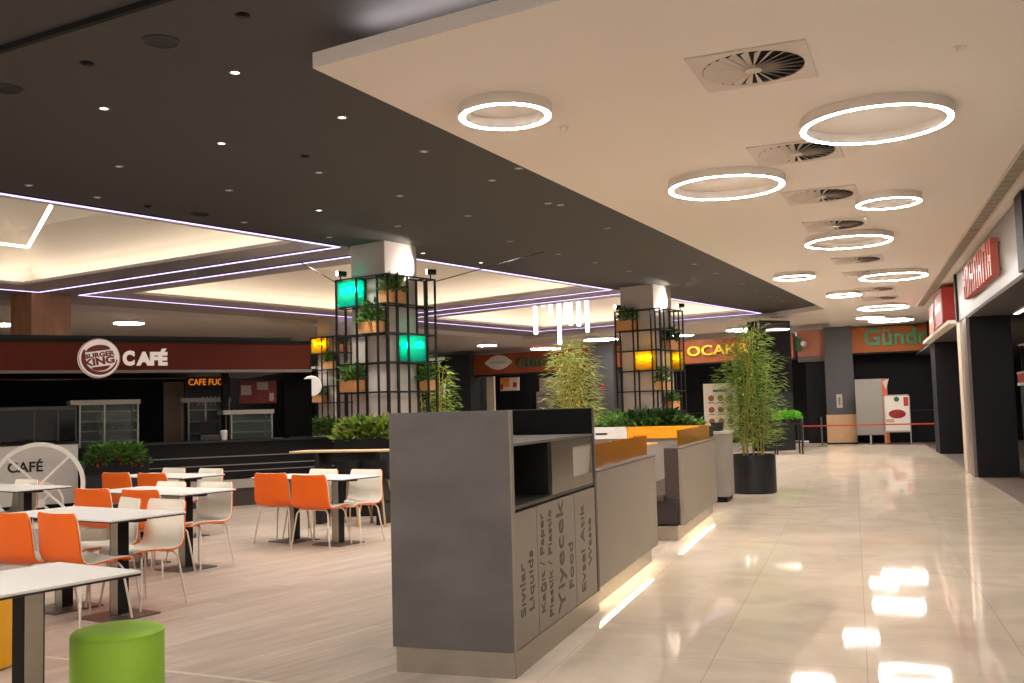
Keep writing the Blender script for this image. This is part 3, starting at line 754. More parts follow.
# ------------------------------------------------------------------ bamboo
def bamboo(loc, h, r, label, seed, m, pot=True, ncane=9, nleaf=2300, pw=.35, ph=.60):
    t = thing('bamboo_plant', label, 'potted plant', loc)
    rnd = random.Random(seed)
    if pot:
        e = .03
        b = MB().lathe([(pw*.94,0),(pw,.02),(pw,ph),(pw-e,ph),(pw-e,ph-.08),(.001,ph-.08)],40)
        obj('pot', b, mat('pot_black',(22,24,27),.4), t, smooth=True)
        obj('soil', MB().lathe([(pw-e-.002,ph-.079),(pw-e-.002,ph-.06),(.001,ph-.055)],32), M_soil, t)
    ca = MB(); lf = MB(); z0 = ph-.07 if pot else 0
    for c in range(ncane):
        a = rnd.uniform(0,2*PI); q = rnd.uniform(.05,.6)*pw
        bx, by = math.cos(a)*q, math.sin(a)*q
        hh = h*rnd.uniform(.72,1); lx, ly = rnd.uniform(-.5,.5)*r, rnd.uniform(-.5,.5)*r
        pts_ = []
        for i in range(7):
            f = i/6; pts_.append(Vector((bx+lx*f**1.6, by+ly*f**1.6, z0+(hh-z0)*f)))
        ca.path(pts_, .013, .005, 6)
        for _ in range(nleaf//ncane):
            f = rnd.uniform(.12,1)
            p = pts_[0].lerp(pts_[-1], f); p = Vector((bx+lx*f**1.6, by+ly*f**1.6, z0+(hh-z0)*f))
            a2 = rnd.uniform(0,2*PI); out = r*rnd.random()**.7*(.45+.65*math.sin(PI*min(1,f*.85+.1)))
            d = Vector((math.cos(a2), math.sin(a2), rnd.uniform(-.1,.5)))
            q_ = p+Vector((d.x*out*.8, d.y*out*.8, rnd.uniform(-.05,.12)))
            lf.leaf(q_, Vector((d.x, d.y, rnd.uniform(-.55,.45))), Vector((rnd.uniform(-.6,.6),rnd.uniform(-.6,.6),1)), rnd.uniform(.09,.17), rnd.uniform(.014,.024))
    obj('canes', ca, M_cane, t, smooth=True)
    obj('foliage', lf, m, t)
    return t
bp_ = (pl(730,494.5,0)+pl(776,494.5,0))/2+Vector((-.01,.34,0))
bamboo((bp_.x,bp_.y,0), 2.70, .42, 'tall bamboo in a round black pot at the end of the booths', 5, M_bam, ncane=11, nleaf=4600)
q = atD(575,400,16.0)
bamboo((q.x,q.y,0), 2.72, .42, 'pale bamboo behind the waste station and the booths', 6, M_bam2, ncane=9, nleaf=3600)
q = atD(433,400,17.5)
bamboo((q.x,q.y,0), 2.35, .34, 'bamboo behind the right side of the nearest lattice', 8, M_bam, ncane=8, nleaf=1800)
# green planting on a black stand near the far end
sa, sb = pl(779,456,0), pl(798,452,0)
t = thing('plant_stand', 'tall black metal stand with a mound of bright green plants', 'planter', ((sa.x+sb.x)/2,(sa.y+sb.y)/2,0), R(10))
for x in (-.33,.33):
    for yy in (-.3,.3): obj('leg', MB().box(x-.02,x+.02,yy-.02,yy+.02,0,.92), M_blackm, t)
obj('shelf', MB().box(-.36,.36,-.33,.33,.80,.84), M_blackm, t)
obj('trough', MB().box(-.34,.34,-.3,.3,.84,.95), M_black, t)
obj('stretcher', MB().box(-.33,.33,-.31,-.29,.3,.33).box(-.33,.33,.29,.31,.3,.33), M_blackm, t)
obj('foliage', foliage(900,.36,.32,.22,.1,.04,41,z0=.92), leafmat('bright_leaves',(60,150,30),(130,205,60)), t)

# ------------------------------------------------------------------ dining tables and chairs
TA = -R(14)
ud, vd = Vector((math.cos(TA),math.sin(TA),0)), Vector((-math.sin(TA),math.cos(TA),0))
def dining_table(c, label, rz=TA, L_=1.36, W=.62, ped=(-.335,.335), copy=None):
    t = thing('dining_table', label, 'table', (c[0],c[1],0), rz, 'white dining tables')
    obj('tabletop', MB().box(-L_/2,L_/2,-W/2,W/2,.713,.725), M_wht, t, bevel=.002)
    obj('edge_band', MB().box(-L_/2+.004,L_/2-.004,-W/2+.004,W/2-.004,.703,.713), M_edge, t)
    obj('top_frame', MB().box(-L_/2+.1,L_/2-.1,-.05,.05,.68,.703), M_blackm, t)
    for x in ped:
        p = obj('pedestal', MB().box(x-.045,x+.045,-.045,.045,.012,.68), M_steel, t, bevel=.004)
        obj('side_plate', MB().box(x-.0475,x-.045,-.045,.045,.02,.68).box(x+.045,x+.0475,-.045,.045,.02,.68), M_black, p)
        obj('foot_plate', MB().box(x-.2,x+.2,-.2,.2,0,.012), mat('foot_steel',(120,112,104),.35,.8), p)
    return t
TBL = {k: (x*1.0385, y*1.0385) for k, (x, y) in {'T5':(-5.48,9.39),'T2':(-5.18,5.76),'T3':(-6.08,7.67),'T4':(-7.64,9.71),'T0':(-8.28,8.02)}.items()}
dining_table(TBL['T5'], 'white dining table nearest the grey waste station')
dining_table(TBL['T2'], 'white dining table second from the front on the left')
dining_table(TBL['T3'], 'white dining table in the middle of the left group')
dining_table(TBL['T4'], 'white dining table nearest the black cafe counter')
dining_table(TBL['T0'], 'white dining table before the big white wheel')
# the front table runs toward the camera
e1 = Vector((-3.37,3.80,0)); c1 = e1-vd*.68
dining_table((c1.x,c1.y), 'white dining table in the front left corner above the green pouf', TA+PI/2, 1.36, .635)

def chair_proto():
    t = thing('dining_chair', 'x', 'chair')
    prof = [(.225,.418,.185),(.215,.432,.205),(.185,.443,.215),(.10,.444,.22),(0,.437,.222),(-.09,.430,.226),(-.15,.436,.232),(-.19,.462,.235),(-.212,.51,.236),(-.225,.58,.232),(-.238,.66,.226),(-.250,.74,.220),(-.2555,.775,.212),(-.258,.792,.196)]
    prof = [(y, z-.015, w) for y, z, w in prof]
    def shell(off):
        vs = []; fs = []; nx = 12; k = len(prof)
        for i, (y, z, w) in enumerate(prof):
            a = prof[max(0,i-1)]; b = prof[min(k-1,i+1)]
            ty, tz = b[0]-a[0], b[1]-a[1]; l = math.hypot(ty,tz); ny, nz = tz/l, -ty/l   # points to the sitter
            f = min(1, max(0,(z-.445)/.2))
            for j in range(nx+1):
                x = -1+2*j/nx
                cv = .012*(1-f)*x*x+.03*f*x*x
                vs.append((x*w, y+ny*(off+cv), z+nz*(off+cv)))
        for i in range(k-1):
            for j in range(nx): fs.append((i*(nx+1)+j, i*(nx+1)+j+1, (i+1)*(nx+1)+j+1, (i+1)*(nx+1)+j))
        return vs, fs
    def solid(o0, o1):
        a, fa = shell(o0); b, fb_ = shell(o1); n = len(a); nx = 13; k = len(prof); mb = MB()
        fs = fa+[tuple(i+n for i in f[::-1]) for f in fb_]
        for i in range(k-1):
            for j in (0, nx-1): fs.append((i*nx+j, (i+1)*nx+j, (i+1)*nx+j+n, i*nx+j+n))
        for j in range(nx-1):
            for i in (0, k-1): fs.append((i*nx+j, i*nx+j+1, i*nx+j+1+n, i*nx+j+n))
        return mb.add(a+b, fs)
    o = obj('inner_shell', solid(.008,.0005), M_cream, t, smooth=True); o['label'] = 'cream inner face of the seat shell'
    o = obj('outer_shell', solid(0,-.012), M_orange, t, smooth=True); o['label'] = 'orange outer face of the seat shell'
    for sx in (-1,1):
        for sy in (-1,1):
            obj('leg', MB().path([(sx*.12,sy*.11-.01,.403),(sx*.170,sy*.145-.01,.397),(sx*.195,sy*.160-.01,.365),(sx*.245,sy*.205-.01,0)],.0095,.008,8), M_rod, t, smooth=True)
    obj('under_frame', MB().tube((-.12,-.12,.401),(.12,-.12,.401),.009).tube((-.12,.10,.401),(.12,.10,.401),.009).tube((0,-.12,.401),(0,.10,.401),.009), M_rod, t)
    return t
CH = chair_proto(); first = [True]
def chair(px, py, facing, label, jit=0, z=.777):
    p = pl(px, py, z)
    d = vd*facing
    rz = TA+(0 if facing > 0 else PI)+R(jit)
    loc = Vector((p.x,p.y,0))+Matrix.Rotation(R(jit),3,'Z')@d*.255
    if first[0]:
        first[0] = False; CH.location = loc; CH.rotation_euler.z = rz; CH['label'] = label; CH['group'] = 'orange and cream dining chairs'; return CH
    return dup(CH, loc, rz, label, 'orange and cream dining chairs')
for a in [
 (269,473.5,1,'orange back of the left chair at the table nearest the waste station',9),
 (307,475,1,'orange back of the right chair at the table nearest the waste station',9),
 (325.5,469,-1,'cream chair behind the left half of the table nearest the waste station',0),
 (368,469.3,-1,'cream chair nearest the waste station, at the table corner',3),
 (53,513.5,1,'large orange chair back before the second front table',0),
 (3,513,1,'orange chair back cut by the left photo edge',9),
 (134,498,-1,'cream chair behind the second front table, left of two',-16),
 (170,499,-1,'large cream chair at the right end of the second front table',0),
 (89.5,489,1,'orange chair back at the left of the middle table',9),
 (138,490,1,'orange chair back at the centre of the middle table',9),
 (174,481.6,-1,'cream chair behind the middle table, left of two',0),
 (219,482,-1,'cream chair at the right end of the middle table',2),
 (114,473,1,'orange chair back at the left of the table by the cafe counter',9),
 (150,473.4,1,'orange chair back at the right of the table by the cafe counter',9),
 (176,468,-1,'cream chair against the black counter, left of two',0),
 (213,468.5,-1,'cream chair against the black counter, right of two',0),
 (29.5,479.5,-1,'cream chair before the big white wheel',0)]: chair(*a)

def pouf(loc, m, label):
    t = thing('pouf', label, 'pouf', loc)
    r = .205
    obj('body', MB().lathe([(r-.02,0),(r-.003,.012),(r,.03),(r,.41),(r-.004,.428)],48), m, t, smooth=True)
    obj('top_cushion', MB().lathe([(r-.004,.428),(r-.012,.440),(r-.05,.450),(r-.12,.454),(.001,.455)],48), m, t, smooth=True)
    s = obj('piping', MB().ring(r+.001,r-.008,.425,.430,48), m, t)
    return t
gp = (pl(72,631,.45)+pl(162,623,.45))/2
pouf((gp.x,gp.y,0), mat('lime_vinyl',(164,212,64),.5), 'lime green round pouf in the foreground')
yp = pl(13,668,0); yq = Vector((yp.x,yp.y,0))-AR*.222*Vector((1,1,0)).length/1.414
pouf((yq.x,yq.y,0), mat('yellow_vinyl',(232,166,12),.5), 'yellow round pouf at the left photo edge')

# ------------------------------------------------------------------ cafe kiosk
FA, FB = atD(0,400,14.1), atD(310,400,16.3)
K = VPlane(FA, FB)
def S(px, py=400, w=0): return K.sz(px, py, w)[0]
def Z(px, py, w=0): return K.sz(px, py, w)[1]
def kthing(name, label, cat, s=0, w=0, z=0, group=None):
    return thing(name, label, cat, K.pt(s,w,z), K.rz, group)
sE = S(310,357)
zf0, zf1 = Z(150,370), Z(150,342.7)
M_mahog = mat('mahogany_panel',(94,38,24),.55,noise=.05,scale=1.5,spec=.15)
t = kthing('cafe_fascia', 'long mahogany red fascia board over the cafe', 'fascia')
obj('board', MB().box(-4,sE,0,.2,zf0,zf1), M_mahog, t)
obj('upper_cap', MB().box(-4,sE+.02,-.02,.5,zf1,zf1+.05), M_black, t)
obj('lower_trim', MB().box(-4,sE+.02,-.03,.22,zf0-.04,zf0), mat('grey_trim',(120,112,106),.4), t)
t = kthing('cafe_kiosk', 'black cafe kiosk with flat roof behind the red fascia', 'kiosk')
obj('roof_slab', MB().box(-4,sE,.21,4.0,zf0+.02,zf0+.12), M_black, t)
obj('top_rail', MB().bar((-4,.6,zf1+.12),(sE-.15,.6,zf1+.12),.05), M_blackm, t)
for s in (0,2,4): obj('rail_post', MB().bar((s-.8,.6,zf0+.1),(s-.8,.6,zf1+.12),.04), M_blackm, t)
obj('back_panel', MB().box(-4,sE-1.2,3.6,3.7,0,zf0), M_wallblack, t)
obj('side_panel', MB().box(-4.2,-4.1,0,3.4,0,zf0), M_wallblack, t)
t = kthing('cafe_post', 'black post carrying the cafe fascia', 'post')
obj('shaft', MB().box(S(234),S(240),.75,.9,0,zf0), M_black, t); obj('foot', MB().box(S(234)-.03,S(240)+.03,.72,.93,0,.03), M_blackm, t)
# round emblem
lc = S(98.5,358); lz = Z(98.5,358.5); lr = (Z(98.5,339)-Z(98.5,378))/2
M_em = mat('emblem_white',(236,224,214),.4,emit=.14); M_emr = mat('emblem_red',(126,34,28),.4)
t = kthing('round_sign', 'round white illuminated emblem with red lettering on the cafe fascia', 'sign', lc, 0, lz)
def flat(mb, z0, poly): pass
disc = MB(); disc.M = Matrix.Rotation(R(90),4,'X'); disc.lathe([(lr,.0),(lr,.10),(lr-.015,.115),(.001,.115)],56)
obj('disc', disc, M_em, t)
def arcpoly(c, r, a0, a1, n=20): return [(c[0]+r*math.cos(R(a0+(a1-a0)*i/n)), c[1]+r*math.sin(R(a0+(a1-a0)*i/n))) for i in range(n+1)]
def plate(polys, y, d=.006, rot=0):
    mb = MB(); mb.M = Matrix.Translation((0,y,0)) @ Matrix.Rotation(R(90),4,'X') @ Matrix.Rotation(R(rot),4,'Z')
    for p in polys: mb.prism([(x*lr, yy*lr) for x, yy in p], 0, d)
    return mb
bun1 = [(.58*math.cos(R(a)), .37+.30*math.sin(R(a))) for a in range(0,181,12)]
bun2 = [(.44*math.cos(R(a)), -.43+.22*math.sin(R(a))) for a in range(180,361,12)]
obj('bun', plate([bun1],-.116,rot=8), M_emr, t); obj('bun', plate([bun2],-.116,rot=8), M_emr, t)
cres = arcpoly((0,0),.86,150,352,40)+[(.06+.76*math.cos(R(a)), .05+.74*math.sin(R(a))) for a in range(352,149,-6)]
obj('crescent', plate([cres],-.116), M_emr, t)
rim = MB(); rim.M = Matrix.Rotation(R(90),4,'X'); rim.ring(lr*.99,lr*.955,.113,.119,56)
obj('rim', rim, mat('emblem_rim',(176,130,120),.4), t)
for s, h, zz in (('BURGER',.25,.17),('KING',.38,-.16)):
    me = fit_text(s, w=lr*(1.46 if s=='BURGER' else 1.44), h=lr*h, depth=.008, bold=.045)
    me.transform(Matrix.Rotation(R(-9),4,'Y'))
    o = obj('lettering', me, M_emr, t, loc=(0,-.121,lr*zz)); o['label'] = 'red lettering of the emblem'
ca_, cb_ = S(122.5,358), S(167,358)
t = kthing('sign_lettering', 'white raised letters on the cafe fascia right of the emblem', 'sign', (ca_+cb_)/2, -.03, (Z(145,366.5)+Z(145,349.5))/2)
obj('letters', fit_text('C', w=(cb_-ca_)*.26, h=Z(145,351.5)-Z(145,366.5), depth=.05, bold=.06), M_em, t, loc=(-(cb_-ca_)*.37,0,-.005))
obj('letters', fit_text('AF\u00c9', w=(cb_-ca_)*.70, h=Z(145,349.5)-Z(145,366.5), depth=.05, bold=.06), M_em, t, loc=((cb_-ca_)*.15,0,.012))

# left serving counter with white front
zc = Z(40,445)
t = kthing('cafe_counter', 'white fronted cafe counter behind the white wheel', 'counter')
sw = S(78,450)
obj('front', MB().box(-4,sw,.0,.06,.22,zc), mat('counter_white',(224,216,208),.5), t)
obj('plinth', MB().box(-4,sw,.05,.1,0,.22), M_black, t)
obj('worktop', MB().box(-4,sw,-.02,.8,zc,zc+.04), M_black, t)
me = fit_text('CAF\u00c9', w=S(43,467)-S(7.5,467), h=Z(25,462)-Z(25,471.5)+.05, depth=.01, bold=.02)
obj('lettering', me, mat('sign_black',(40,36,34),.5), t, loc=((S(43,467)+S(7.5,467))/2,-.006,Z(25,466.5)+.01))
obj('lettering', fit_text('G', w=.09, h=.13, depth=.01, bold=.02), mat('sign_red',(150,60,46),.5), t, loc=(S(-2,465),-.006,Z(0,465)))
# dark glass screen over it
t = kthing('counter_screen', 'black framed dark glass screen on the cafe counter', 'screen', 0,0,zc+.04)
zs = Z(40,410)-zc-.04
for (a, b) in ((0,34),(36,58),(60,76)):
    obj('pane', MB().box(S(a),S(b),.14,.15,.02,zs), mat('smoked_glass',(26,26,28),.08), t)
obj('frame_bar', MB().box(-2.5,sw,.13,.16,zs-.001,zs+.05), mat('screen_frame',(58,56,54),.4), t); obj('frame_bar', MB().box(S(34),S(36),.13,.16,.0,zs), mat('screen_frame',(58,56,54),.4), t); obj('frame_bar', MB().box(S(58),S(60),.13,.16,0,zs), mat('screen_frame',(58,56,54),.4), t); obj('frame_bar', MB().box(S(76),sw,.13,.16,0,zs), mat('screen_frame',(58,56,54),.4), t)
# machines on the back counter
t = kthing('back_counter', 'black work counter along the rear of the cafe', 'counter', 0, 2.6)
obj('body', MB().box(-3.5,4.2,0,.7,0,.92), M_black, t); obj('top', MB().box(-3.5,4.25,-.03,.7,.92,.96), mat('steel_top',(120,116,112),.35,.7), t)
def machine(px, w, h, d, label, colr):
    t = kthing('coffee_machine', label, 'coffee machine', S(px,400,2.9), 2.9, .96, 'machines on the rear counter')
    obj('body', MB().box(-w/2,w/2,-.05,d,.0,h*.3).box(-w/2,w/2,d*.4,d,h*.3,h*.62).box(-w/2,w/2,-.05,d,h*.62,h), colr, t, bevel=.01)
    obj('spout', MB().tube((-.06,.03,h*.62),(-.06,.03,h*.5),.015).tube((.06,.03,h*.62),(.06,.03,h*.5),.015), M_steel, t)
    obj('display', MB().box(-w*.2,w*.2,-.056,-.05,h*.72,h*.88), mat('display_grey',(90,88,96),.3), t)
machine(12,.6,.62,.45,'grey coffee machine at the left end of the cafe', mat('machine_grey',(120,112,112),.35,.4))
machine(52,.5,.5,.45,'dark coffee machine near the cafe display case', mat('machine_dark',(70,66,64),.35,.4))
machine(117,.55,.6,.45,'coffee machine seen over the cafe display case', mat('machine_grey',(120,112,112),.35,.4))

# glass display case
def display_case(px0, px1, py0, py1, w, label, nsh=4, zb=0, mid=True, D=.6):
    s0, s1 = S(px0,py1,w), S(px1,py1,w); z0, z1 = Z((px0+px1)/2,py1,w), Z((px0+px1)/2,py0,w); z0 = max(z0, zb+.01)
    t = kthing('display_case', label, 'display case', s0, w, 0, 'glass display cases of the cafe')
    W = s1-s0
    obj('base', MB().box(0,W,0,D,zb,z0), M_black, t)
    M_fr = mat('case_frame',(150,146,138),.35,.5)
    for x in (.012,W-.012):
        for yy in (.012,D-.012): obj('frame_post', MB().bar((x,yy,z0),(x,yy,z1),.024), M_fr, t)
    if mid: obj('frame_post', MB().bar((W*.42,.012,z0),(W*.42,.012,z1),.024), M_fr, t)
    obj('lid', MB().box(-.12,W+.02,-.02,D+.02,z1,z1+.07), mat('case_lid',(150,142,132),.5), t)
    for k in range(nsh):
        z = z0+(z1-z0)*(k+.6)/(nsh+.3)
        sh_ = obj('shelf', MB().box(.02,W-.02,.03,D-.03,z,z+.008), M_glass, t)
        obj('shelf_edge', MB().box(.02,W-.02,.018,.03,z-.006,z+.014), M_fr, sh_)
    obj('glass', MB().box(.02,W-.02,.004,.009,z0,z1), M_glass, t)
    obj('side_glass', MB().box(W-.008,W-.003,.02,D-.02,z0,z1), M_glass, t)
    return t
display_case(79,139,404.5,447,.12,'tall glass display case beside the white counter')
# plant trough in front
z0, z1 = Z(110,473,-.5), Z(110,455,-.5)
s0, s1 = S(84,460,-.5), S(147,460,-.5)
t = kthing('planter_trough', 'black planter trough with green and red plants before the cafe', 'planter', (s0+s1)/2, -.5)
W = (s1-s0)/2
obj('trough', MB().box(-W,W,-.14,.14,z0-.02,z1-.1), M_black, t)
obj('base', MB().box(-W+.03,W-.03,-.12,.12,0,z0-.02), mat('base_black',(20,20,20),.6), t)
obj('rail', MB().bar((-W,-.15,z1),(W,-.15,z1),.02).bar((-W,-.15,z0),(-W,-.15,z1),.02).bar((W,-.15,z0),(W,-.15,z1),.02), M_blackm, t)
obj('foliage', foliage(650,W*.98,.16,.30,.10,.04,51,z0=z1-.16), leafmat('cafe_leaves',(40,84,24),(110,160,50)), t)
obj('red_foliage', foliage(160,W*.8,.18,.14,.06,.05,52,z0=z0+.06), mat('red_flowers',(120,44,36),.6), t)
# stepped black bar front
sa_, sb_ = S(145,460,.1), S(392,450,.1)
t = kthing('bar_counter', 'black cafe bar front with pale horizontal grooves', 'counter', 0, .1)
zt = Z(210,443,.1)
obj('body', MB().box(sa_,sb_,.02,.5,.33,zt), M_black, t)
obj('top', MB().box(sa_,sb_,-.05,.55,zt,zt+.035), mat('bar_top',(34,33,33),.35), t)
for yy in (457.5,466.2,472.5):
    z = Z(206,yy,.1)
    obj('groove', MB().box(sa_,sb_,.004,.02,z-.008,z+.008), mat('groove_grey',(128,124,118),.4), t)
z = Z(240,488,.1)
obj('kick_panel', MB().box(sa_,sb_,-.02,.5,z,z+.14), mat('kick_grey',(168,158,146),.5), t)
obj('plinth', MB().box(sa_,sb_,.0,.48,0,z), mat('plinth_brown',(66,54,48),.6), t)
# things on the bar and signs inside
display_case(231,273,414,440,.2,'glass display case beside the tall black panel',2,zt+.036,False,.4)
display_case(188,230,402,440,.95,'glass display case under the orange lettered sign',3)
t = kthing('menu_sign', 'dark sign with orange letters inside the cafe', 'sign', S(208,386,1.6), 1.6, Z(208,386,1.6))
wsg = (S(230,386,1.6)-S(185,386,1.6))
obj('panel', MB().box(-wsg/2,wsg/2,0,.03,-.14,.16), mat('sign_dark',(34,26,24),.5), t)
obj('lettering', fit_text('CAFE FUOP', w=wsg*.86, h=.11, depth=.01, bold=.01), mat('sign_orange',(230,130,30),.5,emit=.35), t, loc=(0,-.006,.07))
lou = MB()
for k in range(7):
    x = -wsg*.25+k*wsg*.09
    lou.add([(x,-.01,-.34),(x+.03,-.01,-.34),(x+.12,-.01,-.18),(x+.09,-.01,-.18),(x,0,-.34),(x+.03,0,-.34),(x+.12,0,-.18),(x+.09,0,-.18)],[(0,1,2,3),(7,6,5,4),(0,4,5,1),(1,5,6,2),(2,6,7,3),(3,7,4,0)])
obj('slanted_bars', lou, mat('bar_pale',(150,140,130),.5), t)
obj('lower_board', MB().box(-wsg/2,wsg/2,0,.03,-.36,-.14), mat('sign_dark',(34,26,24),.5), t)
t = kthing('picture_board', 'red and white picture board inside the cafe', 'picture', S(258,392,1.7), 1.7, Z(258,392,1.7))
obj('board', MB().box(-.33,.33,0,.03,-.2,.2), mat('board_red',(150,58,56),.5), t)
obj('white_shape', MB().box(-.3,-.12,-.008,0,-.05,.12), mat('board_white',(214,196,190),.5), t); obj('white_shape', MB().box(-.02,.18,-.008,0,.04,.17), mat('board_white',(214,196,190),.5), t); obj('white_shape', MB().box(.2,.28,-.008,0,-.16,-.02), mat('board_white',(214,196,190),.5), t)
t = kthing('black_panel', 'tall black panel at the right end of the cafe', 'panel', S(298,410,.15), .15)
z0, z1 = zt+.035, Z(298,379,.15); w2 = (S(312,400,.15)-S(284,400,.15))/2
obj('screen', MB().box(-w2,w2,0,.08,z0,z1), mat('panel_black',(9,9,10),.6,spec=.05), t); obj('foot', MB().box(-w2*.6,w2*.6,-.05,.13,z0-.0,z0+.02), M_blackm, t)
t = kthing('round_sign', 'plain round pale sign sticking out right of the black panel', 'sign', S(311,386,.3), .3, Z(311,386,.3))
d_ = MB(); d_.M = Matrix.Rotation(R(90),4,'X'); d_.lathe([(.17,0),(.17,.05),(.16,.06),(.001,.06)],40)
obj('disc', d_, M_em, t); obj('arm', MB().bar((-.2,.03,.0),(0,.03,0),.03), M_blackm, t)
t = kthing('pillar_panel', 'pale upright panel deep inside the cafe', 'panel', S(174,390,2.2), 2.2)
obj('panel', MB().box(-.17,.17,0,.05,.0,Z(174,382,2.2)), mat('pale_panel',(150,128,112),.6), t); obj('foot', MB().box(-.25,.25,-.1,.15,0,.03), M_blackm, t)
for k, (px, w, h, lab) in enumerate(((224,.12,.14,'white cup dispenser on the black bar'),(209,.3,.22,'dark till on the black bar'))):
    t = kthing('dispenser' if k == 0 else 'cash_till', lab, 'dispenser' if k == 0 else 'till', S(px,436,.3), .3, zt+.035)
    if k == 0:
        obj('body', MB().lathe([(.05,0),(.06,h)],20), M_wht, t); obj('lid', MB().lathe([(.062,h),(.05,h+.015),(.001,h+.02)],20), M_wht, t)
    else:
        obj('base', MB().box(-w/2,w/2,-.1,.15,0,h*.4), mat('till_dark',(48,46,48),.4), t, bevel=.01); obj('screen', MB().box(-w*.4,w*.4,.03,.06,h*.4,h*1.4), M_black, t)
# high table right of the bar
q0, q1 = pl(289,451.5,.94), pl(395,450,.94)
HTp = VPlane(q0, q1); L_ = (q1-q0).length
t = thing('bar_table', 'long high table with a pale edge behind the cream chairs', 'table', q0, HTp.rz); t.location.z = 0
obj('tabletop', MB().box(0,L_,0,.42,.918,.94), mat('bar_table_top',(196,164,124),.5), t, bevel=.004)
obj('trestle', MB().box(.35,.41,.05,.38,0,.918), M_blackm, t); obj('trestle', MB().box(L_-.3,L_-.24,.05,.38,0,.918), M_blackm, t)
obj('apron', MB().box(.35,L_-.24,.2,.24,.78,.918), M_blackm, t)
def stool(loc, rz, label):
    t = thing('bar_stool', label, 'stool', loc, rz, 'black stools at the high table')
    obj('seat', MB().lathe([(.16,.57),(.19,.585),(.19,.61),(.17,.62),(.001,.622)],28), M_black, t, smooth=True)
    vs = []
    bk = MB()
    for i in range(9):
        a = R(200+140*i/8-90+90); vs.append((.19*math.cos(a), .19*math.sin(a)))
    poly = vs+[(x*.9,yy*.9) for x,yy in vs[::-1]]
    for i in range(8):
        bk.prism([vs[i],vs[i+1],(vs[i+1][0]*.9,vs[i+1][1]*.9),(vs[i][0]*.9,vs[i][1]*.9)],.62,.82)
    obj('backrest', bk, M_black, t)
    for sx in (-1,1):
        for sy in (-1,1): obj('leg', MB().tube((sx*.1,sy*.1,.575),(sx*.2,sy*.2,0),.016,.013), mat('pale_wood_leg',(178,146,108),.5), t)
    obj('foot_rest', MB().bar((-.15,-.15,.28),(.15,-.15,.28),.02).bar((-.15,.15,.28),(.15,.15,.28),.02), M_blackm, t)
for k, (px, lab) in enumerate(((352,'black stool with pale legs, left of two under the high table'),(378,'black stool with pale legs, right of two under the high table'))):
    p = pl(px, 525, 0); stool((p.x,p.y,0), HTp.rz, lab)
# bright little things on the shelf below the high table
p = K.pt(S(318,457,1.4), 1.4)
# plant bed at the foot of the nearest lattice
def plant_bed(px0, px1, py, D, w, h, ph, label, seed, m, n=900):
    a, b = atD(px0,py,D), atD(px1,py,D); V_ = VPlane(a,b); L_ = (Vector((b.x,b.y,0))-Vector((a.x,a.y,0))).length
    z = (a.z+b.z)/2
    t = thing('planter_trough', label, 'planter', (a.x,a.y,0), V_.rz)
    obj('trough', MB().box(0,L_,0,w,.12,z), M_black, t); obj('base', MB().box(.04,L_-.04,.04,w-.04,0,.12), M_blackm, t)
    obj('foliage', foliage(n,L_/2,w*.55,ph,.15,.065,seed), m, t, loc=(L_/2,w/2,z-.03))
    return t
plant_bed(334,400,439,13.6,.42,.9,.26,'black trough of mixed leafy plants under the nearest lattice',61,leafmat('mixed_leaves',(44,96,30),(150,160,64)))
plant_bed(308,338,437,24.6,.5,.9,.45,'black trough of green plants under the far lattice',62,M_leaf,500)
plant_bed(600,632,424,19.5,.5,.9,.2,'low green plants left of the second lattice',63,M_leaf,500)

# white decorative bicycle wheels
def wheel(loc, r, label, nsp, a0):
    t = thing('white_wheel', label, 'wheel', loc, K.rz+R(-6), 'white decorative wheels')
    def rr(mb, Ro, Ri):
        mb.M = Matrix.Translation((0,0,r)) @ Matrix.Rotation(R(90),4,'X'); mb.ring(Ro,Ri,-.025,.025,64); mb.M = None; return mb
    obj('rim', rr(MB(), r, r*.90), mat('wheel_white',(240,232,222),.5), t)
    for k in range(nsp):
        a = R(a0+180*k/nsp); d = Vector((math.cos(a),0,math.sin(a)))
        obj('spoke', MB().bar(Vector((0,0,r))-d*r*.92, Vector((0,0,r))+d*r*.92, .04, .03), mat('wheel_white',(240,232,222),.5), t)
    hb = MB(); hb.M = Matrix.Translation((0,0,r)) @ Matrix.Rotation(R(90),4,'X'); hb.lathe([(.06,-.03),(.06,.03)],24)
    obj('hub', hb, mat('wheel_white',(240,232,222),.5), t)
    return t
wp = pl(38.5,528.5,0)
Dw = wp.dot(AF); rw = 42.5*(Vector((wp.x,wp.y,0)).dot(Vector((AF.x,AF.y,0)).normalized()))/F
wheel((wp.x,wp.y,0), rw, 'large white spoked wheel standing before the cafe counter', 2, 45)
wq = pl(46,523,0)-Vector((AF.x,AF.y,0))*.25
wheel((wq.x+.05,wq.y,0), rw*.52, 'small white spoked wheel overlapping the large one', 2, 48)

# ------------------------------------------------------------------ hanging light tubes
for k, (px, y0, y1) in enumerate(((536,297,334),(543.3,295,307),(551,296,315),(560,296,344),(566,296,322),(571,296,325),(579,295,326),(587.6,294,332))):
    D = 27.2+(k%3)*.35
    a, b = atD(px,y1,D), atD(px,y0-6,D)
    t = thing('light_tube', ['leftmost long hanging light tube','shortest hanging light tube, second from left','short hanging light tube, third from left','longest hanging light tube, over the pale bamboo',
      'slender hanging light tube right of the longest','hanging light tube, third from the right','hanging light tube, second from the right','rightmost hanging light tube'][k], 'pendant light', (a.x,a.y,a.z), 0, 'hanging light tubes')
    h = max(.3, b.z-a.z)
    obj('tube', MB().lathe([(.045,.0),(.05,.01),(.05,h)],16), M_tube, t, smooth=True); obj('cap', MB().lathe([(.052,h),(.052,h+.05)],16), M_wht, t)
    obj('cable', MB().tube((0,0,h+.05),(0,0,5.84-a.z),.006), M_blackm, t)

